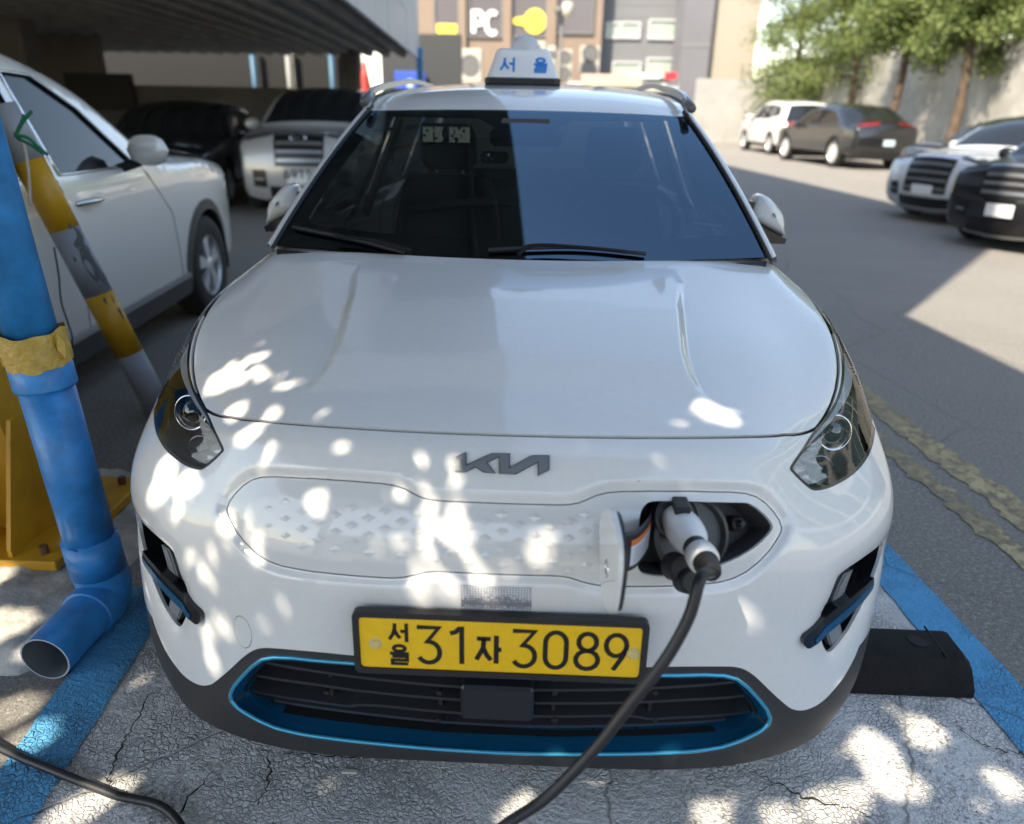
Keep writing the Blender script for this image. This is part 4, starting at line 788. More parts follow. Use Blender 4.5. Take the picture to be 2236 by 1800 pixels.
# ---- fog lamp pockets
for s_ in (-1, 1):
    m_ = np.sign(cu) == s_
    pk = panel('fog_lamp_pocket', (cls == 'fog') & m_, gloss_black, taxi, -.045, -.0385)
    cv_ = (lambda x, y: RP(x, y)) if s_ > 0 else (lambda x, y: (lambda q: (-q[0], q[1]))(RP(x, y)))
    decal('blade', bar_px, -.010, .020, gloss_black, pk, cv_, .15); decal('blade_accent', acc_px, .009, .0035, blue_m, pk, cv_, .15); cv_ = (lambda x, y: RP(x, y, -.014)) if s_ > 0 else (lambda x, y: (lambda q: (-q[0], q[1]))(RP(x, y, -.014)))
    for q in (led1_px, led2_px):
        decal('led_frame', offset_poly(q, 4), -.022, .012, dchrome, pk, cv_, .2); decal('led_lens', q, -.0105, .0025, mat('led_white', (.22, .225, .235), .12, spec=.8), pk, cv_, .2)
# ---- lower grille slats, posts, radar cover
for ln in ([(-100,345),(0,345),(200,344),(400,339),(640,325),(845,306)], [(-100,405),(0,405),(200,405),(400,401),(640,388),(885,370)], [(-100,466),(0,466),(300,463),(400,468),(460,477),(640,468),(910,444)], [(-100,512),(0,512),(300,508),(560,498),(800,480)]):
    h_ = [np.array(RP(*p, -.05)) for p in zr(ln, 1200, 1350, 2.081)]; h_[0][0] = 0; h_ = h_+[]
    full = [q*[-1, 1] for q in h_[:0:-1]]+h_; full = [np.array(p[:2]) for p in smooth_path([(*q, 0) for q in full], 4)]
    A = S0(np.array(full)); nn = nrm_of(S0, np.array(full)); V = []; F = []
    for p, n in zip(A, nn):
        b = p-n*.05; V += [b+[0, 0, .0035], b+[0, .045, .012], b+[0, .045, .006], b+[0, 0, -.0035]]
    for i in range(len(A)-1):
        for k in range(4): F.append((4*i+k, 4*i+(k+1) % 4, 4*i+4+(k+1) % 4, 4*i+4+k))
    mobj('slat', V, F, mat('slat_black', (.03, .03, .033), .32), rg)
for px in (715, 960, 1212, 1430):
    a = ony(px, 1475, .105); b = ony(px, 1600, .105); a[1] = b[1] = .05+.12*a[0]**2
    MB().box(a[0]-.004, a[0]+.004, a[1]+.055, a[1]+.1, b[2], a[2]+.02).build('post', black_pl, rg)
    for py in (1505, 1565): q = ony(px, py, a[1]+.05); MB().lathe([(.001, -.012), (.006, -.012), (.006, .02)], q, (0, 1, 0), 8).build('clip', black_pl, rg)
q = ony(1085, 1543, .06)
MB().box(q[0]-.075, q[0]+.075, .06, .11, q[2]-.043, q[2]+.047, .007).build('radar_cover', mat('radar_black', (.022, .023, .026), .33), taxi)
# ---- number plate
pl = ony(1091, 1412, -.004); ptl = -.05; ey = np.array([0, math.sin(-ptl)*1., math.cos(ptl)]); ez = np.array([0, -math.cos(ptl), math.sin(-ptl)*1.]); ex = np.array([1., 0, 0])
def rrect(w, h, r, n=5): return arc(w/2-r, h/2-r, r, r, 0, 90, n)+arc(-w/2+r, h/2-r, r, r, 90, 180, n)+arc(-w/2+r, -h/2+r, r, r, 180, 270, n)+arc(w/2-r, -h/2+r, r, r, 270, 360, n)
plate_y = mat('plate_yellow', (.86, .52, .004), .35, coat=.3, noise=(60, .05)); ink = mat('plate_ink', (.012, .011, .01), .35)
fr = MB().prism(rrect(.545, .136, .012), pl-ez*.012, ex, ey, ez, .012).build('licence_plate_frame', black_pl, taxi)
mbr = MB(); O_ = rrect(.545, .136, .012); I_ = rrect(.523, .112, .008); n_ = len(O_)
V_ = [pl+ex*a+ey*b for a, b in O_]+[pl+ex*a+ey*b for a, b in I_]; V_ += [p+ez*.006 for p in V_]
mbr.add(V_, [q for i in range(n_) for j in [(i+1) % n_] for q in [(2*n_+i, 2*n_+j, 3*n_+j, 3*n_+i), (i, j, 2*n_+j, 2*n_+i), (n_+j, n_+i, 3*n_+i, 3*n_+j)]]).build('frame_rim', black_pl, fr)
pt = MB().prism(rrect(.521, .110, .008), pl, ex, ey, ez, .003).build('licence_plate', plate_y, taxi)
for g_ in [('seo', -.205, .004, .034, .040), ('ul', -.205, -.046, .036, .042)]: text2d(MB(), [g_], pl+ez*.003, ex, ey, ez, .0068, .0006).build('plate_character', ink, pt)
for g_ in [('3', -.155, -.040, .046, .078), ('1', -.095, -.040, .04, .078), ('ja', -.043, -.036, .044, .060), ('3', .022, -.040, .046, .078), ('0', .081, -.040, .046, .078), ('8', .139, -.040, .046, .078), ('9', .193, -.040, .044, .078)]: text2d(MB(), [g_], pl+ez*.003, ex, ey, ez, .0092, .0006).build('plate_character', ink, pt)
for bx in (-.232, .247): MB().lathe([(.0, .0085), (.008, .0085), (.0105, .006), (.0105, .003)], pl+ex*bx+ey*-.002, ez, 6).build('bolt', mat('brass_cap', (.62, .5, .2), .4), pt); MB().lathe([(.0, .0045), (.012, .0045), (.013, .003)], pl+ex*bx+ey*-.002, ez, 16).build('washer', mat('brass_cap', (.62, .5, .2), .4), pt)
# ---- reflective sticker above the plate
def mesh_mat():
    m = mat('honeycomb_tape', (.7, .71, .73), .3, coat=.5); nt = m.node_tree; b = nt.nodes['Principled BSDF']; tc = N(nt, 'TexCoord'); v = N(nt, 'TexVoronoi', feature='DISTANCE_TO_EDGE'); v.inputs['Scale'].default_value = 190; v.inputs['Randomness'].default_value = .12
    nt.links.new(tc.outputs['Object'], v.inputs['Vector']); r = N(nt, 'ValToRGB'); r.color_ramp.elements[0].position = .06; r.color_ramp.elements[0].color = (.22, .22, .25, 1); r.color_ramp.elements[1].position = .16; r.color_ramp.elements[1].color = (.68, .69, .71, 1)
    nt.links.new(v.outputs['Distance'], r.inputs[0]); nt.links.new(r.outputs[0], b.inputs['Base Color']); return m
decal('reflective_sticker', [(1007,1277),(1060,1280),(1110,1282),(1161,1283),(1160,1362),(1110,1361),(1060,1358),(1007,1355)], .0006, .0004, mesh_mat(), taxi, px2uv, .12)
# ---- charging port, its door and the hinge arm
port_m = panel('charge_port', cls == 'port', mat('port_liner', (.045, .045, .048), .5), taxi, -.062, -.0555, mode='panel')
def at_skin(px, py, off=0.):
    q = np.array([px2uv(px, py)]); return S0(q)[0]+nrm_of(S0, q)[0]*off, nrm_of(S0, q)[0]
c_, n_ = at_skin(1530, 1175, -.058); MB().lathe([(.078, 0), (.076, .022), (.068, .026), (.064, .012), (.0, .012)], c_, n_, 36).build('socket_ring', mat('port_black', (.06, .06, .063), .42), port_m, False)
c2, n2 = at_skin(1490, 1130, -.056); MB().lathe([(.044, 0), (.044, .034), (.04, .036), (.037, .03), (.0, .03)], c2, n2, 28).build('socket', mat('port_black', (.06, .06, .063), .42), port_m)
c3, n3 = at_skin(1643, 1145, -.06); MB().lathe([(.016, 0), (.015, .02), (.011, .024), (.007, .022), (.006, .034), (.0, .036)], c3, n3, 18).build('latch_stud', black_pl, port_m)
c3, n3 = at_skin(1610, 1172, -.06); MB().box(c3[0]-.016, c3[0]+.016, c3[1]-.02, c3[1]+.01, c3[2]-.006, c3[2]+.004, .002).build('latch_tab', black_pl, port_m)
O = ony(1320, 1214, .004); E_ = ony(1362, 1212, -.15); va = E_-O; La = np.linalg.norm(va); va /= La; vb = np.array([0, .0, 1.]); vb -= va*(vb@va); vb /= np.linalg.norm(vb); vc = np.cross(va, vb)
if vc[0] > 0: vc = -vc
fp = [(a*La, b*.86) for a, b in [(0, -.050), (-.02, .0), (.02, .055), (.12, .082), (.45, .088), (.72, .078), (.97, .03), (1., -.005), (.93, -.04), (.66, -.098), (.42, -.106), (.16, -.09)]]
fp = smooth_poly(fp, 3)
fd = MB().prism(fp, O, va, vb, vc, .008).build('charge_port_door', white, taxi); angle_smooth(fd, 50)
MB().prism(offset_poly(fp, -.004), O-vc*.0075, va, vb, vc, .007).build('inner_liner', black_pl, fd)
MB().lathe([(.016, 0), (.016, .001), (.012, .0015), (.012, .0005)], O+va*.07+vb*-.02+vc*.008, vc, 20).build('emblem', chrome, fd)
ha, _ = at_skin(1428, 1160, -.03); hb = O+va*.075-vc*.016
pth = smooth_path([ha+[0, .03, 0], ha+[0, -.01, 0], (ha+hb)/2+[0, -.025, 0], hb], 5)
V = []; F = []
for i, p in enumerate(pth):
    V += [p+[0, 0, .036], p+[0, .012, .036], p+[0, .012, -.036], p+[0, 0, -.036]]
for i in range(len(pth)-1):
    for k in range(4): F.append((4*i+k, 4*i+(k+1) % 4, 4*i+4+(k+1) % 4, 4*i+4+k))
ar_ = mobj('hinge_arm', V, F, black_pl, fd)
lab = [p for p in pth[4:13]]; V = [p+[0, -.0015, .026] for p in lab]+[p+[0, -.0015, .014] for p in lab]+[p+[0, -.0015, -.026] for p in lab]; n = len(lab)
mobj('warning_label_band', V[:2*n], [(i, i+1, n+i+1, n+i) for i in range(n-1)], mat('orange_print', (.75, .2, .04), .5), ar_)
mobj('warning_label', V[n:], [(i, i+1, n+i+1, n+i) for i in range(n-1)], mat('label_white', (.75, .75, .77), .5), ar_)
mb = MB()
for r_ in range(5):
    zz = .008-r_*.0065; mb.add([q for p in lab[1:-1] for q in (p+[0, -.0019, zz], p+[0, -.0019, zz-.0022])], [(2*i, 2*i+2, 2*i+3, 2*i+1) for i in range(n-3)])
mb.build('label_print', mat('print_grey', (.35, .35, .38), .6), ar_)
# rubber socket caps hanging under the plug
for (px, py, r_, dy) in ((1478, 1238, .026, -.012), (1500, 1268, .023, -.03)):
    c_ = ony(px, py, .035+dy); rc = MB().lathe([(.0, .022), (r_*.8, .022), (r_, .016), (r_, -.012), (r_*.86, -.014), (r_*.8, .0), (0, .0)], c_, (.25, -.8, .45), 20).build('rubber_cap', mat('rubber', (.014, .014, .016), .6), port_m, False)
# ---- greenhouse
WB, WT = .742, .578
def WS(s, t):
    s = np.asarray(s, float); t = np.asarray(t, float)
    b = np.stack([WB*s, 1.035+.10*s**2, 1.047+.008*s**2], -1); a = np.stack([WT*s, 1.72+.085*s**2, 1.447-.012*s**2], -1)
    p = b+(a-b)*t[..., None]; nn = np.array([0, -.5, .86]); return p+nn*(.028*4*t*(1-t))[..., None]*(1-.25*s[..., None]**2)
def wsn(uv): return WS(uv[:, 0], uv[:, 1])
ss, tt = np.meshgrid(np.linspace(-1, 1, 41), np.linspace(0, 1, 25)); gpts = np.stack([ss.ravel(), tt.ravel()], 1)
def quads(nx, ny): return [(j*nx+i, j*nx+i+1, (j+1)*nx+i+1, (j+1)*nx+i) for j in range(ny-1) for i in range(nx-1)]
wsg = glass('windscreen_glass', (.55, .6, .6), 2.35); wsg.node_tree.nodes['Glossy BSDF'].inputs[0].default_value = (.50, .75, 1., 1)
wind = mobj('windscreen', wsn(gpts), quads(41, 25), wsg, taxi, normals=nrm_of(wsn, gpts))
# printed black border under the glass
inn = [(-.90, .13), (-.5, .105), (0, .10), (.5, .105), (.90, .13), (.93, .17), (.90, .93), (.86, .955), (.3, .93), (.17, .83), (.09, .72), (-.09, .72), (-.17, .83), (-.3, .93), (-.86, .955), (-.90, .93), (-.93, .17)]
inn = densify(inn, .06); V, T = cdt(gpts, [inn]); c = V[T].mean(1); T = T[~in_poly(c[:, 0], c[:, 1], inn)]; nv = nrm_of(wsn, V)
mobj('frit_border', wsn(V)-nv*.004, [tuple(t) for t in T], mat('frit_black', (.006, .006, .007), .35), wind, normals=nv)
# cowl and wipers
cs = np.linspace(-1, 1, 31); cb = WS(cs, np.zeros(31)); hr = np.stack([.73*cs, 1.0+.10*cs**2, 1.028-.004*cs**2], -1)
mobj('cowl', list(cb+[0, .0, -.012])+list(hr-[0, 0, .012]), [(i, i+1, 31+i+1, 31+i) for i in range(30)], black_pl, taxi)
def wiper(pts, blade):
    w_ = MB().tube(smooth_path([wsn(np.array([p]))[0]+np.array([0, -.6, .8])*(.018+h) for *p, h in pts], 5), [.007]*5+[.005]*(5*(len(pts)-1)-4), 8).build('wiper_arm', mat('wiper_black', (.008, .008, .009), .6, spec=.2), taxi, True)
    q = [wsn(np.array([p]))[0]+np.array([0, -.6, .8])*.012 for p in blade]; MB().tube(smooth_path(q, 6), .006, 6).build('wiper_blade', mat('rubber', (.014, .014, .016), .6), w_, True)
wiper([(.0, -.005, .01), (.06, .035, .014), (.25, .03, .012), (.42, .015, .006)], [(-.12, .03), (.05, .045), (.25, .05), (.5, .02)])
wiper([(-.42, -.01, .012), (-.58, .03, .012), (-.75, .04, .008)], [(-.96, .09), (-.85, .075), (-.65, .045), (-.45, .0)])
# A pillars, roof, rails
for s_ in (-1, 1):
    ts = np.linspace(-.02, 1.04, 14); e = WS(np.full(14, s_*1.0), ts); V = []
    for p, t in zip(e, ts):
        wdt = .040-.004*t; V += [p+[s_*.004, .0, .006], p+[s_*(.004+wdt*.5), .018, .012], p+[s_*(.002+wdt), .06, -.012], p+[s_*(wdt*.8), .12, -.045], p+[0, .05, -.03]]
    F = [(5*i+k, 5*i+(k+1) % 5, 5*i+5+(k+1) % 5, 5*i+5+k) for i in range(13) for k in range(5)]
    ap = mobj('windscreen_pillar', V, F, white, taxi, True)
    MB().tube([p+[s_*.002, -.002, .004] for p in e], .006, 6).build('pillar_seal', mat('rubber', (.014, .014, .016), .6), ap, True)
ry = [1.72, 1.80, 1.92, 2.1, 2.4, 2.8, 3.3, 3.8, 4.08]; rz = [1.447, 1.478, 1.508, 1.533, 1.556, 1.567, 1.557, 1.515, 1.46]; rw = [.580, .588, .595, .60, .602, .60, .592, .575, .56]
def RF(uv):
    s, t = uv[:, 0], uv[:, 1]; y = np.interp(t, np.arange(9), ry); z = np.interp(t, np.arange(9), rz); ww = np.interp(t, np.arange(9), rw)
    k = np.clip((t)/1.2, 0, 1); return np.stack([ww*s, y+.085*s**2*(1-np.clip(t/2, 0, 1)), z-.012*s**2-.030*k*np.abs(s)**3.2], -1)
def RFs(uv):
    o = 0
    for d, w_ in ((-.5, .25), (-.25, .15), (0, .2), (.25, .15), (.5, .25)): o = o+w_*RF(np.clip(uv+[0, d*np.ones(1)[0]*1.], [-1, 0], [1, 8]))
    return np.where((uv[:, 1:2] < .6), RF(uv)*(1-uv[:, 1:2]/.6)+o*uv[:, 1:2]/.6, o)
ss, tt = np.meshgrid(np.linspace(-1, 1, 41), np.linspace(0, 8, 81)); g2 = np.stack([ss.ravel(), tt.ravel()], 1)
roof = mobj('roof', RFs(g2), quads(41, 81), white, taxi, True)
for s_ in (-1, 1):
    tp = RFs(np.array([[s_*1., t] for t in np.linspace(.0, 8, 30)]))
    MB().tube([p+[s_*.004, 0, .002] for p in tp], .008, 6).build('roof_ditch_trim', black_pl, roof, True)
    rail = smooth_path([(s_*.592, 1.80, 1.462), (s_*.585, 1.88, 1.500), (s_*.577, 2.0, 1.519), (s_*.572, 2.2, 1.534), (s_*.568, 2.7, 1.560), (s_*.565, 3.3, 1.556), (s_*.56, 3.62, 1.535), (s_*.555, 3.72, 1.52)], 6)
    V = []; 
    for i, p in enumerate(rail):
        hgt = .012 if 3 < i < len(rail)-4 else .016
        hgt *= .75; V += [p+[s_*.010, 0, hgt], p+[-s_*.011, 0, hgt+.002], p+[-s_*.013, .004, -hgt], p+[s_*.013, .004, -hgt]]
    F = [(4*i+k, 4*i+(k+1) % 4, 4*i+4+(k+1) % 4, 4*i+4+k) for i in range(len(rail)-1) for k in range(4)]+[(3, 2, 1, 0)]
    ra = mobj('roof_rail', V, F, mat('rail_silver', (.62, .62, .62), .3, .4), roof); angle_smooth(ra, 40)
    MB().tube([(s_*.59, 1.76, 1.462), (s_*.586, 1.88, 1.492)], .016, 8).build('rail_foot', mat('rail_grey', (.12, .12, .125), .4), ra, True)
# ---- body sides, doors, tail
SW = lambda z: np.interp(z, [.2, .35, .6, .85, .95, 1.02, 1.1, 1.5], [.875, .90, .908, .902, .865, .80, .745, .572])
arch = lambda yc, r=.37: arc(yc, .335, r, r, 180, 0, 18)
for s_ in (-1, 1):
    low = [(.58, .23)]+[(.58, .30)]+arch(.93, .345)[1:]+[(1.3, .24), (3.22, .24)]+arch(3.62, .36)+[(4.02, .26), (4.33, .30)]
    up_ = [(4.36, .75), (4.33, .95), (4.22, 1.12), (4.1, 1.44), (1.86, 1.46), (1.62, 1.33), (1.36, 1.13), (1.26, .93), (1.05, .915), (.85, .84), (.66, .68), (.60, .45)]
    out = low+up_
    win1 = [(1.50, 1.03), (2.42, 1.04), (2.38, 1.42), (1.95, 1.41), (1.72, 1.28)]; win2 = [(2.50, 1.04), (3.35, 1.06), (3.3, 1.41), (2.46, 1.42)]; win3 = [(3.43, 1.07), (3.95, 1.12), (3.85, 1.36), (3.38, 1.41)]
    gp_ = [(a, b) for a in np.arange(.6, 4.36, .06) for b in np.arange(.25, 1.47, .05)]
    V, T = cdt(gp_, [densify(out, .06), densify(win1, .06), densify(win2, .06), densify(win3, .06)]); c = V[T].mean(1); ok = in_poly(c[:, 0], c[:, 1], out)
    wi = [in_poly(c[:, 0], c[:, 1], q) for q in (win1, win2, win3)]; body = ok & ~wi[0] & ~wi[1] & ~wi[2]
    X = SW(V[:, 1])*(1-.06*np.clip((V[:, 0]-3.7)/.66, 0, 1)**2); P = np.stack([s_*X, V[:, 0], V[:, 1]], 1)
    rid = [np.unique(T[m_].ravel(), return_inverse=True) for m_ in (body, *wi)]
    bs = mobj('body_side', P[rid[0][0]], rid[0][1].reshape(-1, 3), white, taxi, True)
    for q in rid[1:]: mobj('side_window', P[q[0]]-[s_*.006, 0, 0], q[1].reshape(-1, 3), glass('side_glass', (.12, .13, .13), 1.5), bs, True)
    for ln in ([(1.36, .30), (1.40, .6), (1.44, .95), (1.5, 1.02)], [(2.45, .30), (2.46, 1.03)], [(3.35, 1.05), (3.40, .8), (3.3, .55), (3.24, .30)]):
        pts = [(s_*(SW(b)+.0012), a, b) for a, b in densify(ln, .05, False)]; MB().tube(pts, .003, 5).build('door_seam', dark, bs)
    for hy in (2.28, 3.18): MB().tube([(s_*(.905), hy-.1, .9), (s_*.925, hy-.07, .9), (s_*.925, hy+.06, .9), (s_*.905, hy+.09, .9)], .012, 8).build('door_handle', white, bs, True)
    # wheels
    for wy in (.93, 3.62):
        wh = MB().lathe([(.20, -.1), (.25, -.11), (.31, -.105), (.325, -.09), (.327, 0), (.325, .09), (.31, .105), (.25, .11), (.215, .1)], (s_*.80, wy, .327), (1, 0, 0), 36).build('wheel', mat('tyre', (.02, .02, .021), .75), taxi, True)
        mb = MB().lathe([(.215, .10*s_), (.205, .09*s_), (.2, -.08*s_)], (s_*.80, wy, .327), (1, 0, 0), 32)
        for k in range(5):
            a = k*2*math.pi/5; d = np.array([0, math.cos(a), math.sin(a)]); t_ = np.array([0, -math.sin(a), math.cos(a)]); o = np.array([s_*.885, wy, .327])
            mb.add([o+t_*.035, o-t_*.035, o+d*.2-t_*.05, o+d*.2+t_*.05], [(0, 1, 2, 3)])
        mb.build('rim', mat('alloy', (.5, .5, .52), .3, .9), wh)
        MB().lathe([(.0, 0), (.19, 0), (.19, .02)], (s_*.80, wy, .327), (1, 0, 0), 24).build('brake_disc', mat('rail_grey', (.12, .12, .125), .4), wh)
tv = [(4.08, 1.46, .56), (4.2, 1.30, .63), (4.27, 1.10, .76), (4.37, .95, .82), (4.40, .7, .85), (4.39, .45, .86), (4.3, .25, .84)]
V = []; 
for y_, z_, w_ in tv: V += [(w_*s, y_-.08*s*s, z_) for s in np.linspace(-1, 1, 13)]
mobj('tailgate', V, quads(13, 7), white, taxi, True)
MB().box(-.82, .82, .9, 4.25, .22, .26).build('underbody', dark, taxi)
MB().box(-.5, .5, .32, .36, .2, .8).build('radiator_wall', dark, taxi)
# ---- door mirrors
_mz = [(1760,880),(1782,815),(1812,758),(1850,748),(1900,772),(1948,828),(1982,880),(1998,940),(1996,1000),(1985,1048),(1780,940)]
mc = ony(1668, 472, 1.62); mp = [ony(*p, 1.62) for p in zr(_mz, 1100, 200, 3.317)]; mpl = smooth_poly([((p[0]-mc[0])*1.0+.012, (p[2]-mc[2])*1.0) for p in mp], 3); cx_ = mc[0]
for s_ in (-1, 1):
    V = []; n = len(mpl); cen = np.mean(mpl, 0); LY = [(-.075*math.sqrt(max(0, 1-q**2)), q) for q in (.10, .22, .36, .5, .64, .76, .86, .94, .98, 1.)]+[(.05, 1.), (.06, .97)]
    for dy, sc in LY: V += [(s_*(cx_+cen[0]+(a-cen[0])*sc), 1.62+dy, mc[2]+cen[1]+(b-cen[1])*sc) for a, b in mpl]
    F = [(i*n+k, i*n+(k+1) % n, (i+1)*n+(k+1) % n, (i+1)*n+k) for i in range(len(LY)-1) for k in range(n)]+[tuple(range(n))]
    mm = mobj('door_mirror', V, F, white, taxi, True)
    lo_ = [(s_*(cx_+a), mc[2]+b) for a, b in zr([(1778,945),(1985,1052),(1978,1082),(1850,1075),(1790,1030),(1740,985)], 0, 0, 1)] if 0 else None
    q = [ony(*p, 1.62) for p in zr([(1770,935),(1860,985),(1988,1050),(1975,1085),(1870,1082),(1800,1050),(1745,990)], 1100, 200, 3.317)]; ql = [(s_*((p[0]-mc[0])*1.0+.012+cx_), mc[2]+(p[2]-mc[2])*1.0) for p in q]
    MB().prism(ql, (0, 1.56, 0), (1, 0, 0), (0, 0, 1), (0, 1, 0), .11).build('mirror_base', gloss_black, mm)
    MB().tube([(s_*.78, 1.62, mc[2]-.075), (s_*(cx_-.02), 1.61, mc[2]-.055)], .025, 8).build('mirror_stalk', gloss_black, mm, True)
    MB().box(min(s_*(cx_-.055), s_*(cx_-.045)), max(s_*(cx_-.055), s_*(cx_-.045)), 1.60, 1.66, mc[2]-.03, mc[2]+.05).build('mirror_trim', gloss_black, mm)
# ---- taxi sign on the roof
sg_y = 2.30; sz = 1.556
def loft(rings, m, name, parent, cap=True):
    V = [p for r in rings for p in r]; n = len(rings[0]); F = [(i*n+k, i*n+(k+1) % n, (i+1)*n+(k+1) % n, (i+1)*n+k) for i in range(len(rings)-1) for k in range(n)]
    if cap: F += [tuple(range((len(rings)-1)*n, len(rings)*n)), tuple(range(n-1, -1, -1))]
    return angle_smooth(mobj(name, V, F, m, parent), 40)
sgx = -.03; rr = lambda w_, d_, r_, z_, yo=0: [(sgx+a, sg_y+b+yo, z_) for a, b in rrect(w_, d_, r_)]
sbase = loft([rr(.315, .17, .03, sz-.01), rr(.315, .17, .03, sz+.010), rr(.305, .16, .03, sz+.014)], black_pl, 'roof_sign_base', taxi)
sign = loft([rr(.295, .155, .03, sz+.014), rr(.285, .145, .03, sz+.03), rr(.235, .10, .03, sz+.098), rr(.222, .09, .03, sz+.118), rr(.20, .07, .03, sz+.125)], mat('sign_white', (.72, .74, .76), .3, coat=.6), 'roof_sign', taxi)
loft([[(sgx+.005+.058*r_*math.cos(a), sg_y+.045*r_*math.sin(a), sz+z_) for a in np.linspace(0, 2*math.pi, 24, False)] for r_, z_ in ((1, .12), (.98, .14), (.85, .16), (.55, .172), (.2, .176))], mat('sign_dome', (.55, .57, .6), .4), 'sign_dome', sign)
ey = np.array([0, .0225, .068]); ey /= np.linalg.norm(ey); ez = np.array([0, -ey[2], ey[1]]); so_ = np.array([sgx, sg_y-.0735, sz+.028])
for g_ in [('seo', -.092, .008, .058, .055), ('ul', .045, .008, .056, .055)]: text2d(MB(), [g_], so_, (1, 0, 0), ey, ez, .0095, .0012).build('sign_character', mat('sign_blue', (.02, .2, .6), .4), sign)
# ---- interior
cab = mat('cabin_dark', (.05, .05, .052), .7); trim_ = mat('cabin_grey', (.09, .09, .092), .75); beige = mat('pillar_trim', (.35, .33, .29), .7)
V = []
for y_, z_ in ((1.06, 1.0), (1.25, 1.035), (1.45, 1.02), (1.52, .96), (1.55, .6)): V += [(x, y_, z_-.02*x*x) for x in np.linspace(-.72, .72, 9)]
mobj('dashboard', V, quads(9, 5), cab, taxi, True)
MB().box(-.80, .80, 1.2, 4.1, .28, .34).build('cabin_floor', cab, taxi)
for sx in (-.36, .38):
    st = MB().box(sx-.25, sx+.25, 1.75, 2.25, .45, .62, .05).build('front_seat', cab, taxi)
    V = []; 
    for t in np.linspace(0, 1, 8): w_ = .25-.06*t**3; V += [(sx+a, 2.12+.28*t+b, .55+.62*t) for a, b in rrect(2*w_, .13, .05)]
    n = 24; loft([V[i*n:(i+1)*n] for i in range(8)], cab, 'backrest', st)
    loft([[(sx+a, 2.41+b, z_) for a, b in rrect(w_, .1, .04)] for w_, z_ in ((.2, 1.19), (.25, 1.22), (.25, 1.34), (.19, 1.385))], cab, 'headrest', st)
    for d in (-.06, .06): MB().tube([(sx+d, 2.40, 1.14), (sx+d, 2.41, 1.21)], .007, 6).build('headrest_post', chrome, st)
    MB().tube(smooth_path([(sx-.24, 2.06, .62), (sx-.243, 2.2, .9), (sx-.19, 2.33, 1.14), (sx, 2.36, 1.172), (sx+.19, 2.33, 1.14), (sx+.243, 2.2, .9), (sx+.24, 2.06, .62)], 6), .004, 5).build('seat_piping', mat('piping_grey', (.3, .3, .3), .6), st, True)
rs = MB().box(-.65, .65, 3.1, 3.5, .45, .62, .05).build('rear_seat', trim_, taxi); MB().box(-.64, .64, 3.45, 3.6, .55, 1.12, .05).build('backrest', trim_, rs)
swc = np.array([.36, 1.58, 1.06]); ax = np.array([0, -.86, -.5]); u_ = np.array([1., 0, 0]); v_ = np.cross(ax, u_)
sw = MB().tube([swc+.185*(u_*math.cos(a)+v_*math.sin(a)) for a in np.linspace(0, 2*math.pi, 41)], .014, 8, False).build('steering_wheel', mat('wheel_leather', (.14, .14, .145), .4), taxi, True)
MB().lathe([(.0, .02), (.06, .015), (.07, -.02), (.0, -.03)], swc+ax*-.03, ax, 16).build('airbag_hub', cab, sw, True)
MB().box(.02, .36, 1.28, 1.46, .98, 1.06, .03).build('instrument_hood', cab, taxi)
for s_ in (-1, 1):
    V = [(s_*.60, 2.42, 1.46), (s_*.60, 2.52, 1.46), (s_*.84, 2.52, .95), (s_*.84, 2.40, .95)]; mobj('centre_pillar_trim', V, [(0, 1, 2, 3)], beige, taxi)
    MB().tube([(s_*.585, 2.44, 1.40), (s_*.76, 2.42, .98)], .02, 4).build('seat_belt', mat('belt_grey', (.3, .3, .31), .6), taxi)
    MB().box(min(s_*.10, s_*.50), max(s_*.10, s_*.50), 1.80, 1.96, 1.415, 1.43, .006).build('sun_visor', mat('visor', (.10, .10, .10), .8), taxi)
MB().box(-.13, .13, 1.70, 1.73, 1.325, 1.385, .014).build('rear_view_mirror', cab, taxi); MB().box(-.10, .10, 1.62, 1.70, 1.36, 1.42, .02).build('camera_shroud', cab, taxi)
# dot-matrix roof-light panel behind the glass
dm = MB().box(-.37, -.19, 1.66, 1.68, 1.33, 1.40, .006).build('dot_matrix_panel', cab, taxi)
mb = MB(); pat = ["1111011100111101", "1111001111111001", "0111011100110111", "1111011101111011", "1011111101111011", "1111011111011110", "0000000000000000", "1111111101111011"]
for j in range(14):
    for i in range(32):
        if pat[(j//2) % 8][(i*7//11) % 16] == '1' and not (13 < i < 18): x_ = -.362+i*.0052; z_ = 1.338+j*.0042; mb.add([(x_, 1.6585, z_), (x_+.0034, 1.6585, z_), (x_+.0034, 1.6585, z_+.0028), (x_, 1.6585, z_+.0028)], [(0, 1, 2, 3)])
mb.build('led_dots', mat('led_dots', (.3, .33, .3), .5, emit=((.6, .7, .6), .10)), dm)
dc = MB().box(-.16, -.06, 1.64, 1.69, 1.27, 1.31, .01).build('dashboard_camera', cab, taxi); MB().lathe([(.0, .008), (.012, .006), (.016, 0)], (-.13, 1.64, 1.29), (0, -1, 0), 16).build('camera_lens', chrome, dc, True)
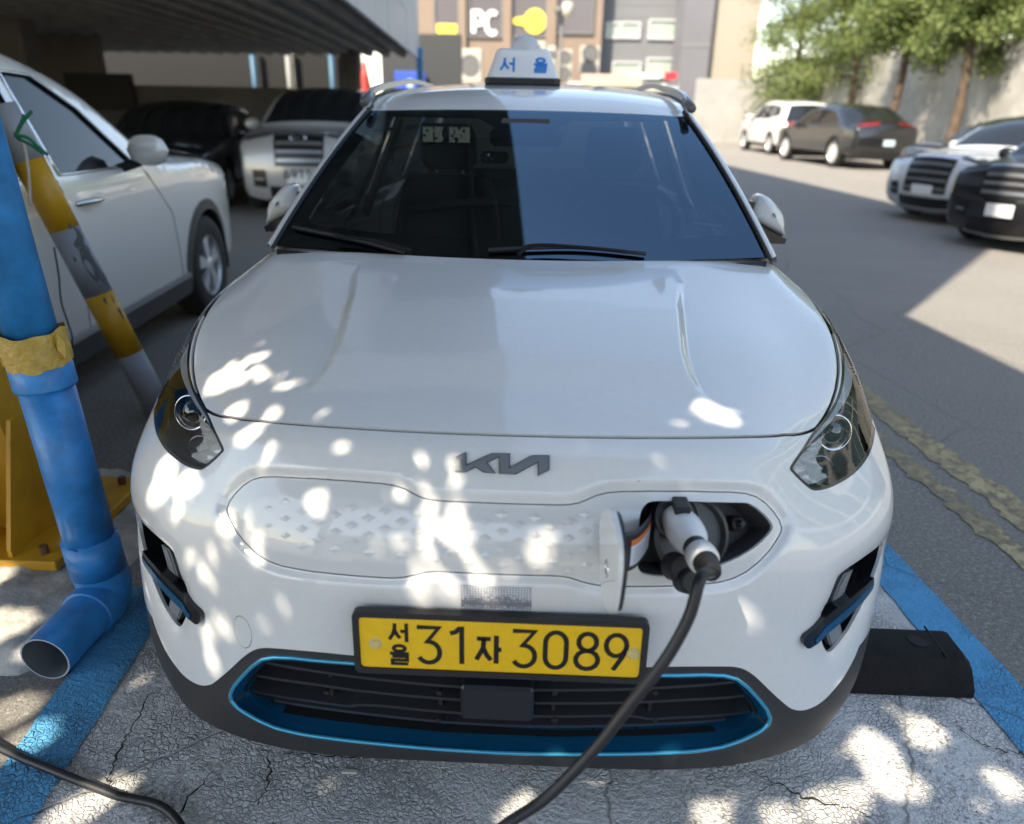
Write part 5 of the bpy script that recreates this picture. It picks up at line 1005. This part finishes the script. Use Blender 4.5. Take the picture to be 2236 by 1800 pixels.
# stickers behind the windscreen
def sticker(name, px, py, w_, h_, m, col2=None, shape='rect'):
    # find the glass point on the ray
    best = min(((np.linalg.norm(proj(WS(np.array([s]), np.array([t])))[0]-[px, py]), s, t) for s in np.linspace(-.95, .95, 96) for t in np.linspace(0.02, .99, 80)))
    s, t = best[1:]; o = WS(np.array([s]), np.array([t]))[0]; n = nrm_of(wsn, np.array([[s, t]]))[0]; e1 = np.array([1., .0, 0]); e1 -= n*(e1@n); e1 /= np.linalg.norm(e1); e2 = np.cross(n, e1)
    pl_ = rrect(w_, h_, .004) if shape == 'rect' else arc(0, 0, w_/2, h_/2, 0, 360, 24)[:-1]
    return MB().prism(pl_, o-n*.007, e1, e2, n, .001).build(name, m, wind)
pw = mat('paper_pale_green', (.75, .85, .82), .6); 
sticker('paper_sticker', 1550, 287, .04, .022, pw); sticker('permit_card', 1545, 522, .115, .028, mat('permit_blue', (.45, .75, .9), .5)); sticker('permit_strip', 1530, 532, .10, .012, pw)
sticker('round_sticker', 784, 302, .04, .034, mat('round_green', (.45, .52, .42), .6), shape='o'); sticker('round_sticker', 893, 274, .045, .034, mat('round_blue', (.12, .25, .45), .6), shape='o')
sticker('paper_strip', 835, 282, .085, .022, mat('strip_blue', (.22, .36, .45), .6)); sticker('phone_card', 1545, 490, .09, .008, pw)
# ================================================================ parked cars
wh_p = pearl('pearl_white', (.9, .88, .82)); bk_p = pearl('black', (.012, .012, .014)); sv_p = pearl('silver_white', (.62, .64, .66)); gw_p = pearl('white', (.72, .72, .71)); nv_p = pearl('dark_blue', (.02, .024, .035))
red_l = mat('tail_red', (.20, .008, .01), .2, coat=.6); lampw = mat('lamp_clear', (.6, .62, .65), .1, .3, spec=.8); grill = mat('grille_dark', (.012, .012, .013), .3); platew = mat('plate_white', (.75, .76, .76), .5); chr_ = mat('chrome', (.75, .76, .78), .12, 1.)
dullc = mat('dull_chrome', (.30, .31, .32), .3, .7)
def front_face(patch, kind='hex', plate=True, g0=.46, g1=.86, gw=.46):
    g = patch('grille', 'front', g0, g1, -gw, gw, .012, grill, None, 13, 6)
    for k in range(4): a = g0+(g1-g0)*(.10+.24*k); patch('grille_bar', 'front', a, a+.035, -gw+.03, gw-.03, .02, dullc, g, 13, 2)
    for s_ in (-1, 1):
        h = patch('headlight', 'front', .80, 1., s_*.52, s_*.985, .012, grill, None, 9, 5); patch('lamp_lens', 'front', .84, .95, s_*.58, s_*.78, .018, lampw, h, 5, 3); patch('lamp_strip', 'front', .955, .985, s_*.55, s_*.96, .018, lampw, h, 9, 2)
        f = patch('fog_recess', 'front', .22, .42, s_*.66, s_*.92, .012, grill, None, 7, 4); patch('fog_strip', 'front', .30, .33, s_*.70, s_*.88, .018, dullc, f, 5, 2)
    li = patch('lower_intake', 'front', .10, .24, -.6, .6, .012, grill, None, 11, 4); patch('skid_plate', 'front', .0, .07, -.7, .7, .014, dullc, li, 9, 3)
    if plate: p = patch('licence_plate', 'front', .28, .41, -.25, .25, .03, platew, None, 5, 3); return g, p
    return g, None
# white SUV at the left, nose pointing away, its side toward the taxi
sp = dict(SUV); sp.update(detail=True, clad=mat('cladding_grey', (.07, .07, .068), .6), wtrim=chr_, L=4.75, glass=mat('blue_window', (.01, .014, .02), .02, spec=.45), mirror=(2.0, 1.20, .92), mirror_m=wh_p, W=.945, sil=sil_suv(4.75, 1.70, 1.03, 1.19, .22), wins=[[(1.86, 1.11), (2.68, 1.12), (2.66, 1.57), (2.42, 1.56), (2.16, 1.41)], [(2.76, 1.12), (3.52, 1.15), (3.46, 1.55), (2.73, 1.57)], [(3.6, 1.17), (4.2, 1.24), (4.0, 1.49), (3.54, 1.55)]], seams=[[(1.46, .35), (1.52, .8), (1.80, 1.09)], [(2.72, .35), (2.72, 1.1)]])
root, strip, patch, hw, sides, strips = car('parked_suv', 'pearl white SUV at the left, chrome mirror and alloy wheel behind the blue pipe', 'SUV', wh_p, sp, (-3.34, 5.08, 0), math.pi+.075)
front_face(patch)
for s_ in (-1, 1):
    for hy, hz in ((2.52, .98), (3.3, 1.0)):
        h0 = float(hw(np.array([hy]), np.array([hz]))[0]); MB().tube(smooth_path([(s_*(h0-.005), hy-.13, hz), (s_*(h0+.028), hy-.09, hz+.004), (s_*(h0+.032), hy+.05, hz+.004), (s_*(h0-.005), hy+.11, hz)], 4), .014, 8).build('door_handle', chr_, sides[s_], True, True)
    pts = [(a, .36) for a in np.linspace(1.36, 3.22, 14)]; V = [(s_*(float(hw(np.array([a]), np.array([b]))[0])+.012), a, b+.03) for a, b in pts]+[(s_*(float(hw(np.array([a]), np.array([b]))[0])+.014), a, b-.005) for a, b in pts]; mobj('sill_chrome', V, [(i, i+1, 14+i+1, 14+i) for i in range(13)], chr_, sides[s_], True, local=True)
    V = [(s_*(float(hw(np.array([a]), np.array([b]))[0])+.012), a, b-.008) for a, b in pts]+[(s_*(float(hw(np.array([a]), np.array([b]))[0])-.01), a, b-.12) for a, b in pts]; mobj('sill_cladding', V, [(i, i+1, 14+i+1, 14+i) for i in range(13)], sp['clad'], sides[s_], True, local=True)
# plants lying in its window: things on the rear shelf
# cars under the deck
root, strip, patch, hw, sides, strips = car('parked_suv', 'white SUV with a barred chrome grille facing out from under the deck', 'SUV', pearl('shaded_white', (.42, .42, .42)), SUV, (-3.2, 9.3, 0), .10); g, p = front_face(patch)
P0, n0 = strip(strips['front'][1][0]+.37*len(strips['front'][1]), 0.); o_ = P0+n0*.045; text2d(MB(), [('6', -.2, -.05, .07, .1), ('9', -.1, -.05, .07, .1), ('1', .0, -.05, .06, .1), ('5', .1, -.05, .07, .1)], o_, (1, 0, 0), (0, 0, 1), (0, -1, 0), .018, .004).build('plate_number', trimb, p, local=True)
P1, n1 = strip(strips['front'][1][0]+.72*len(strips['front'][1]), 0.); o_ = P1+n1*.03; e = MB().tube([o_+np.array([.10*math.cos(a), 0, .055*math.sin(a)]) for a in np.linspace(0, 2*math.pi, 25)], .008, 6, False); text2d(e, [('H', -.05, -.035, .10, .07)], o_, (1, 0, 0), (0, 0, 1), (0, -1, 0), .02, .01); e.build('emblem', chr_, g, local=True)
root, strip, patch, hw, sides, strips = car('parked_sedan', 'black sedan in the darkness under the deck, left of the grilled SUV', 'sedan', bk_p, SED, (-5.35, 9.2, 0), .16); front_face(patch)
# far row along the retaining wall
def rear_face(patch, lx=.5, bar=False):
    for s_ in (-1, 1): patch('tail_lamp', 'tail', .02, .30, s_*.97, s_*lx, .012, red_l, None, 9, 4)
    if bar: patch('light_bar', 'tail', .10, .2, -.9, .9, .014, red_l, None, 13, 3)
    patch('licence_plate', 'tail', .60, .685, -.20, .20, .014, mat('plate_pale_blue', (.5, .68, .75), .5) if bar else platew, None, 5, 3); patch('lower_bumper', 'tail', .80, .98, -.85, .85, .012, trimb, None, 9, 3)
root, strip, patch, hw, sides, strips = car('parked_suv', 'white SUV with red tail lamp, farthest in the row along the wall', 'SUV', gw_p, SUV, (9.55, 33.2, 0), math.pi+.05, None, 1.13); rear_face(patch, .55)
sp = dict(SED); sp.update(sil=sil_sedan(4.7, 1.55, .92, 1.06, 1.06), belt=1.02, r=.37, wheels=(.88, 3.78), spokes=10, wtrim=trimb, wins=[[(1.55, 1.05), (2.5, 1.06), (2.48, 1.41), (2.2, 1.40), (1.95, 1.28)], [(2.57, 1.06), (3.75, 1.12), (3.3, 1.36), (2.9, 1.42), (2.55, 1.42)]])
root, strip, patch, hw, sides, strips = car('parked_hatchback', 'black hatchback with a full-width red tail lamp and pale blue plate', 'hatchback', bk_p, sp, (9.15, 26.6, 0), math.pi+.13, None, 1.12); rear_face(patch, .35, True)
root, strip, patch, hw, sides, strips = car('parked_sedan', 'dark blue sedan half hidden behind the silver-white car', 'sedan', nv_p, SED, (8.1, 15.4, 0), -1.25); front_face(patch)
sp = dict(SED); sp.update(sil=sil_sedan(4.3, 1.48, .88, 1.02, 1.0), L=4.3, wheels=(.85, 3.4))
root, strip, patch, hw, sides, strips = car('parked_hatchback', 'silver-white car with a dark grille, nose toward the lane', 'hatchback', sv_p, sp, (5.75, 10.3, 0), -1.12); front_face(patch, g0=.30, g1=.78, gw=.5)
root, strip, patch, hw, sides, strips = car('parked_suv', 'black SUV with chrome-edged grille at the right edge of the photo', 'SUV', bk_p, SUV, (5.42, 7.8, 0), -1.0, None, .88); g, p = front_face(patch)
P1, n1 = strip(strips['front'][1][0]+.97*len(strips['front'][1]), 0.); text2d(MB(), [('P', 0, 0, .001, .001)], P1, (1, 0, 0), (0, 0, 1), (0, -1, 0), .0001, .0001) if 0 else None
# ================================================================ things round the bay
# charging cable and plug
A_, nA = at_skin(1490, 1131, -.03); Ew = ony(1527, 1208, A_[1]-.125); ax = (Ew-A_); Ln = np.linalg.norm(ax); ax /= Ln
pg = thing('charging_cable', 'black charging cable with a white plug in the taxi port, trailing across the bay', 'cable', (.1, -.3, 0))
plug = MB().lathe([(.0, .0), (.028, .0), (.031, .02), (.034, .04), (.0345, .06), (.032, .08), (.026, .097), (.021, .104), (.0, .104)], A_, ax, 28).build('plug', mat('plug_white', (.78, .78, .77), .35, coat=.3), pg, True); angle_smooth(plug, 50)
MB().lathe([(.0215, .098), (.021, .112), (.0195, .13), (.0, .13)], A_, ax, 24).build('neck', black_pl, plug, True)
MB().lathe([(.020, .124), (.0265, .126), (.0275, .14), (.0265, .152), (.020, .154)], A_, ax, 28).build('collar_ring', MATS['plug_white'], plug, True)
MB().lathe([(.0, .15), (.021, .151), (.022, .16), (.0195, .164), (.021, .168), (.018, .174), (.0185, .18), (.015, .19), (.0, .19)], A_, ax, 24).build('strain_relief', mat('rubber', (.014, .014, .016), .6), plug, True)
up0 = np.cross(ax, [1, 0, 0]); up0 /= np.linalg.norm(up0); up0 = up0 if up0[2] > 0 else -up0
q0 = A_+ax*.012+up0*.036; MB().box(q0[0]-.014, q0[0]+.014, q0[1]-.035, q0[1]+.01, q0[2]-.008, q0[2]+.01, .003).build('release_latch', black_pl, plug)
e0 = A_+ax*.185
cp = [e0-ax*.02, e0, ony(1530, 1262, e0[1]-.04), ony(1504, 1348, e0[1]-.065), ony(1452, 1442, e0[1]-.085), ony(1379, 1535, e0[1]-.10), ony(1296, 1639, e0[1]-.115), ony(1193, 1742, e0[1]-.135), ony(1099, 1806, e0[1]-.155), ony(1010, 1890, e0[1]-.18), (-.10, -.42, .04), (-.2, -.47, .0195), (-.34, -.40, .0195), (-.52, -.18, .0195)]+[np.array([*onz(*p)[:2], .0225]) for p in ((380, 1796), (250, 1750), (120, 1698), (0, 1646))]+[(-1.6, .33, .0195), (-2.3, .3, .0195)]
MB().tube(smooth_path(cp, 8), .0098, 14).build('cable', mat('cable_black', (.014, .014, .016), .42, bump=(300, .06)), pg, True)
# blue drain pipe
yP = onz(218, 1262, .13)[1]; Bp = ony(216, 1245, yP); Up = ony(64, 716, yP); dv = (Up-Bp)/np.linalg.norm(Up-Bp); top = Bp+dv*((2.72-Bp[2])/dv[2]); RPp = .068
pipe_m = mat('pipe_blue', (.03, .22, .55), .42, coat=.15, noise=(14, .28), bump=(50, .08)); pp = thing('drain_pipe', 'blue plastic drain pipe with a yellow taped joint, elbow and open end', 'pipe', tuple(Bp*[1, 1, 0]))
Tp = Bp+dv*((Up[2]+.0-Bp[2])/dv[2])*1.0
joint = ony(92, 800, yP); jz = joint[2]; P_at = lambda z: Bp+dv*((z-Bp[2])/dv[2])
MB().tube([P_at(jz-.02), top], RPp*.93, 32).build('upper_pipe', pipe_m, pp, True); MB().tube([P_at(jz-.055), P_at(jz-.05), P_at(jz+.05)], RPp*1.13, 32).build('socket', pipe_m, pp, True)
MB().tube([P_at(.13), P_at(jz)], RPp, 32).build('lower_pipe', pipe_m, pp, True)
En = onz(98, 1440, RPp); el = np.array([Bp[0]+.01, Bp[1], .075]); d2 = En-el; d2 /= np.linalg.norm(d2); cvp = [P_at(.22), P_at(.17), P_at(.135)*.6+el*.4+d2*-.004, el+d2*.03, el+d2*.07, el+d2*.10]
MB().tube([P_at(.27), P_at(.275), P_at(.16)], RPp*1.12, 32).build('elbow_socket', pipe_m, pp, True); MB().tube(smooth_path(cvp, 6), RPp*1.10, 32).build('elbow', pipe_m, pp, True)
s0 = el+d2*.06; V = []; F = []; ep = [s0, s0+(En-s0)*.3, En]
outer = MB().tube(ep, RPp, 32, False); outer.build('outlet_pipe', pipe_m, pp, True)
MB().tube([En+d2*.0005, s0], RPp*.93, 32, False).build('outlet_bore', mat('pipe_bore', (.12, .13, .14), .6), pp, True)
ra = np.cross(d2, [0, 0, 1.]); ra /= np.linalg.norm(ra); rb = np.cross(ra, d2); V = [En+(ra*math.cos(a)+rb*math.sin(a))*r_ for r_ in (RPp, RPp*.93) for a in np.linspace(0, 2*math.pi, 32, False)]; mobj('outlet_lip', V, [(k, (k+1) % 32, 32+(k+1) % 32, 32+k) for k in range(32)], mat('pipe_edge', (.35, .42, .5), .5), pp)
tz0, tz1 = ony(78, 790, yP)[2], ony(60, 722, yP)[2]; rings = []
for i, z_ in enumerate(np.linspace(tz0-.004, tz1+.004, 9)):
    c = P_at(z_); rings.append([c+np.array([math.cos(a), math.sin(a), 0])*(RPp*1.17+.002*math.sin(a*9+i*1.3)+.0016*math.sin(a*17-i*2.1))+[0, 0, .006*math.sin(a*2+1)+.003*math.sin(a*7+i)] for a in np.linspace(0, 2*math.pi, 64, False)])
loft(rings, mat('tape_yellow', (.50, .33, .06), .4, coat=.2, noise=(30, .15), bump=(90, .5)), 'yellow_tape', pp, False)
fl_ = P_at(tz1-.02)+np.array([.076, -.02, 0]); mobj('tape_flap', [fl_+[0, 0, -.05], fl_+[.022, -.01, -.045], fl_+[.026, -.006, .0], fl_+[.014, -.012, .022], fl_+[-.006, 0, .012], fl_+[.008, -.014, -.015]], [(0, 1, 5), (1, 2, 5), (2, 3, 5), (3, 4, 5), (4, 0, 5)], MATS['tape_yellow'], pp)
# yellow steel post with gussets and base plate
yst = mat('post_yellow', (.55, .28, .012), .5, noise=(5, .2), bump=(60, .15)); ps = thing('steel_post', 'dull yellow steel post with gussets and base plate at the left edge', 'post', (-1.85, 1.1, 0))
mobj('column', [(x-(.9 if z > 1 else 0), y, z) for z in (.086, 5.24) for x, y in ((-2.02, 1.02), (-1.60, 1.02), (-1.60, 1.32), (-2.02, 1.32))], [(0, 1, 5, 4), (1, 2, 6, 5), (2, 3, 7, 6), (3, 0, 4, 7), (4, 5, 6, 7)], yst, ps)
pb = onz(32, 1262, .05); qb = onz(160, 1252, .05); MB().box(-2.1, -1.455, .83, 1.42, .05, .085, .004).build('base_plate', yst, ps)
for gx in (-1.98, -1.79, -1.62): MB().prism([(0, 0), (0, .42), (-.03, .42), (-.17, .03), (-.17, 0)], (gx, 1.02, .085), (0, 1, 0), (0, 0, 1), (1, 0, 0), .014).build('gusset', yst, ps)
MB().prism([(0, 0), (0, .38), (.03, .38), (.14, .03), (.14, 0)], (-1.60, 1.16, .085), (1, 0, 0), (0, 0, 1), (0, 1, 0), .014).build('gusset', yst, ps)
for bx, by in ((-1.52, .88), (-1.52, 1.36)): MB().lathe([(0, .03), (.014, .03), (.014, .0)], (bx, by, .085), (0, 0, 1), 6).build('bolt', mat('bolt_rust', (.18, .1, .05), .6, .5), ps)
# rough mortar mound under the post
gx_, gy_ = np.meshgrid(np.linspace(0, 1, 46), np.linspace(0, 1, 46)); V = []
from mathutils import noise as mnoise
for a, b in zip(gx_.ravel(), gy_.ravel()):
    x, y = -2.4+1.12*a, .42+1.1*b; e = min(1, 5*min(1-a, b*1.15, 1-b+.3)); h = .058*max(0, e)**.6*(1 if e > 0 else 0); h += .020*mnoise.noise((x*7, y*7, 1.3))*e+.012*mnoise.noise((x*22, y*22, .3))*e; V.append((x+.03*mnoise.noise((y*6, x*3, 2.)), y+.04*mnoise.noise((x*6, y*3, 5.)), max(.0, h)-.002))
md = mobj('mortar_mound', V, quads_(46, 46), mat('mortar', (.42, .40, .36), .92, noise=(9, .45), bump=(40, .6)), None, True); tag(md, 'rough pale mortar mound around the foot of the yellow post', 'mortar')
# leaning striped pole
pB = np.array([*onz(352, 905)[:2], .0]); pT = ony(39, 307, pB[1]-.1); d_ = pT-pB; pT2 = pB+d_*1.25; rp = .064
po = thing('striped_pole', 'leaning pole banded in yellow and grey with flaking paint', 'pole', tuple(pB)); tpar = lambda py: np.interp(py, [307, 905], [1, 0])
def pole_t(px, py):
    ts = np.linspace(0, 1.25, 400); X = proj(pB+np.outer(ts, d_)); return ts[np.argmin(np.abs(X[:, 1]-py))]
cuts = [905, 772, 642, 502, 352, 230]; cols = ['g', 'y', 'g', 'y', 'g']
pg_ = mat('pole_grey', (.30, .32, .36), .5, noise=(7, .1)); py_ = mat('pole_yellow', (.62, .33, .012), .45, noise=(7, .08))
for i in range(5):
    a, b = (0. if i == 0 else pole_t(0, cuts[i])), pole_t(0, cuts[i+1]); MB().tube([pB+d_*a, pB+d_*b], rp, 28).build('band', pg_ if cols[i] == 'g' else py_, po, True)
dn = d_/np.linalg.norm(d_); tc_ = CAM-pB; tc_ -= dn*(tc_@dn); tc_ /= np.linalg.norm(tc_); sd2 = np.cross(dn, tc_); sd2 = sd2 if sd2[0] > 0 else -sd2
for (py, ang, hh, ww) in ((520, .75, .05, .5), (548, .5, .07, .9), (585, .6, .09, 1.1), (612, .9, .05, .7), (655, .2, .02, .25), (690, .85, .035, .3), (660, .75, .02, .15), (497, .4, .015, .2), (560, -.3, .012, .15)):
    t0 = pole_t(0, py); c = pB+d_*t0; V = [c+(tc_*math.cos(ang)+sd2*math.sin(ang))*(rp+.0012)]; m_ = 14
    for k in range(m_):
        a = 2*math.pi*k/m_; r_ = rng.uniform(.6, 1.15); aa = ang+ww*.5*r_*math.cos(a); V.append(c+dn*hh*r_*math.sin(a)+(tc_*math.cos(aa)+sd2*math.sin(aa))*(rp+.0012))
    mobj('paint_flake', V, [(0, 1+k, 1+(k+1) % m_) for k in range(m_)], mat('flake_grey', (.10, .105, .10), .7), po, True)
wr = MB().tube(smooth_path([ony(118, 540, 1.9), ony(128, 600, 1.9), ony(134, 660, 1.9), ony(150, 710, 1.9), ony(158, 740, 1.9), ony(153, 780, 1.9)], 6), .0035, 6).build('wire', trimb, None, True); tag(wr, 'thin dark wire hanging between blue pipe and striped pole', 'wire')
ch = MB().tube(smooth_path([ony(30, 285, 1.9), ony(52, 320, 1.9), ony(62, 380, 1.9), ony(66, 450, 1.9)], 6), .006, 6).build('chain', mat('chain_white', (.6, .58, .5), .5), None, True); tag(ch, 'thin white chain hanging at the top of the striped pole', 'chain')
gt = thing('green_ties', 'loose green plastic ties hanging by the top of the striped pole', 'plastic ties', tuple(ony(60, 300, 1.85)))
for q in ([(34, 300), (45, 275), (62, 252), (70, 243)], [(36, 298), (60, 300), (85, 322), (104, 338)], [(34, 296), (50, 262), (52, 250)], [(38, 302), (70, 318), (96, 336)]): MB().tube(smooth_path([ony(*p, 1.85) for p in q], 4), .007, 5).build('tie', mat('tie_green', (.02, .22, .12), .5), gt, True)
# rubber wheel stop
rub = mat('rubber_block', (.010, .010, .011), .75, spec=.2, noise=(25, .3), bump=(120, .3)); ws_ = thing('wheel_stop', 'black rubber wheel stop on the white bay, right of the taxi', 'wheel stop', (1.0, .6, 0))
Fb = onz(2128, 1524, .01); xr = Fb[0]-.0; yf = Fb[1]; xl = xr-.60; prof = [(0, .008), (0, .03), (.035, .105), (.055, .115), (.135, .115), (.155, .105), (.19, .03), (.19, .008)]
V = []
for x, ins in ((xl, .0), (xl+.02, 0), (xr-.075, 0), (xr-.07, 0), (xr-.03, .0), (xr-.004, .02)):
    for a, b in prof: V.append((x, yf+a, b if ins == 0 or b < .04 else b-.03))
n = 8; F = [(i*n+k, i*n+k+1, (i+1)*n+k+1, (i+1)*n+k) for i in range(5) for k in range(7)]+[tuple(range(n)), tuple(range(6*n-1, 5*n-1, -1))]
wb = mobj('block', V, F, rub, ws_); angle_smooth(wb, 30)
for hx in (xr-.13, xr-.47): MB().lathe([(.0, .1165), (.022, .1165), (.024, .118), (.027, .1165)], (hx, yf+.095, 0), (0, 0, 1), 20).build('bolt_hole', mat('dark_void', (.006, .006, .007), .8), wb)
MB().box(xr-.083, xr-.079, yf+.03, yf+.16, .112, .1162).build('groove', mat('dark_void', (.006, .006, .007), .8), wb)
# small litter on the bay
for i, (px, py) in enumerate(((765, 1693),)):
    g = onz(px, py); o = MB().box(g[0]-.018, g[0]+.018, g[1]-.006, g[1]+.006, .0085, .014, .002).build('litter_scrap', mat('scrap', (.5, .48, .42), .8)); o.rotation_euler = (0, 0, 0); tag(o, ['small pale scrap under the front lip of the taxi', 'tiny pale scrap left of the lip scrap', 'small pale scrap on the cracked paint near the lower edge'][i], 'scrap')
# ================================================================ tree behind the photographer: its gaps throw the sun flecks
spots = [(400,1180,9),(440,1130,9),(520,1150,10),(560,1180,12),(590,1100,9),(1060,1180,10),(1150,1190,10),(1000,1240,10),(1050,1215,10),(380,1290,11),(420,1320,11),(350,1250,10),(560,1330,9),(1380,950,9),(720,945,9),(880,950,8),(1420,1600,10),(700,1650,12),(600,1690,12),(1420,1690,14),(425,730,12),(495,712,8),(540,748,20),(470,800,42),(545,785,24),(605,785,11),(633,812,19),(500,865,32),(570,875,24),(520,915,26),(560,948,22),(690,865,8),(345,990,36),(330,1040,28),(390,1020,28),(430,1030,16),(375,1075,12),(350,1120,15),(480,1110,20),(485,1085,14),(530,1065,22),(455,1175,13),(425,1210,11),(495,1195,13),(660,1055,27),(470,1255,12),(540,1250,10),(625,1290,23),(440,1385,24),(480,1340,20),(685,1210,14),(840,1150,18),(830,1040,13),(775,1180,12),(890,1080,20),(900,1130,25),(922,1172,18),(970,1185,18),(955,1095,18),(910,1020,24),(980,1025,16),(970,965,15),(890,1250,19),(940,1275,14),(870,1225,11),(1095,885,20),(1150,910,16),(1125,1130,20),(1215,1145,16),(1240,952,14),(1455,1020,20),(1500,870,30),(1540,885,24),(1440,890,14),(1545,850,14),(1515,1255,13),(1570,1285,20),(1200,1350,8),
 (300,1435,18),(410,1425,12),(905,1620,16),(1255,1635,12),(840,1560,12),(1000,1570,12),(1830,1560,26),(1870,1640,36),(1945,1545,32),(1885,1500,12),(1930,1660,22),(1850,1600,36),(1590,1665,18),(1740,1700,34),(1800,1680,26),(2100,1640,20),(2130,1680,18),(1100,1690,22),(1060,1730,20),(1190,1700,16),(1500,1720,26),(200,1690,34),(130,1715,22),(260,1660,20),(2050,1710,18),(1920,1410,14),(1650,1730,26),(130,1010,10),(150,1040,9),(60,1560,40),(20,1500,40),(40,1330,40),(110,1370,30),(30,1235,30),(1330,1420,8),(1040,1480,9)]
_bv = BVHTree.FromPolygons([tuple(p) for p in UVP], [tuple(map(int, t)) for t in TR[cls != 'none']])
axes = []
for vx, vy, r_ in spots:
    d = ray(vx*1.0371, vy*1.0371); d = d/np.linalg.norm(d); hit = _bv.ray_cast(Vector(CAM), Vector(d))
    P = np.array(hit[0]) if hit[0] is not None else CAM+d*(-CAM[2]/d[2]); axes.append((P, max(.0105, r_*1.0371*np.linalg.norm(P-CAM)/FPX-.0095)))
tr_ = thing('shade_tree', 'leafy tree behind the photographer whose gaps dapple the taxi with light', 'tree', (-4.6, -5.6, 0))
mb = MB().tube(smooth_path([(-4.6, -5.6, 0), (-4.5, -5.4, 1.6), (-4.2, -5.0, 2.8), (-3.8, -4.5, 3.6)], 5), [.2-.005*i for i in range(16)], 10)
for e in ((-2., -2.5, 3.3), (-.6, -2.6, 3.4), (-3.2, -2., 3.3), (.8, -3., 3.5), (-2.5, -3.6, 3.5)): mb.tube(smooth_path([(-4.0, -4.7, 2.9), ((e[0]-4.0)/2, (e[1]-4.7)/2, 3.4), e], 4), [.014-.001*i for i in range(9)], 6)
mb.build('trunk', bark, tr_, True)
nL = 75000; c = np.stack([rng.uniform(-4.0, 1.5, nL), rng.uniform(-3.8, -.72, nL), rng.uniform(2.75, 3.7, nL)], 1)
Q = leaves(c, np.array([.02, .02, .02]), .062, nL, .5); cc = Q.mean(1); keep = np.ones(nL, bool); pr = np.arange(nL)
Q13 = np.concatenate([Q, (Q+np.roll(Q, 1, 1))/2, (Q+cc[:, None])/2, cc[:, None]], 1)
for P, r_ in axes:
    near = np.nonzero(np.linalg.norm((cc-P)-((cc-P)@SUN)[:, None]*SUN, axis=1) < r_+.09)[0]; v = Q13[near]-P; d_ = np.linalg.norm(v-(v@SUN)[..., None]*SUN, axis=2).min(1); keep[near[d_ < r_]] = False
# thin the dense leaf mass only where flecks pass, keep the rest closed
leaf_obj('crown', Q[keep], leaf_mat('broad_leaf', (.05, .09, .02), (.10, .16, .035)), tr_)
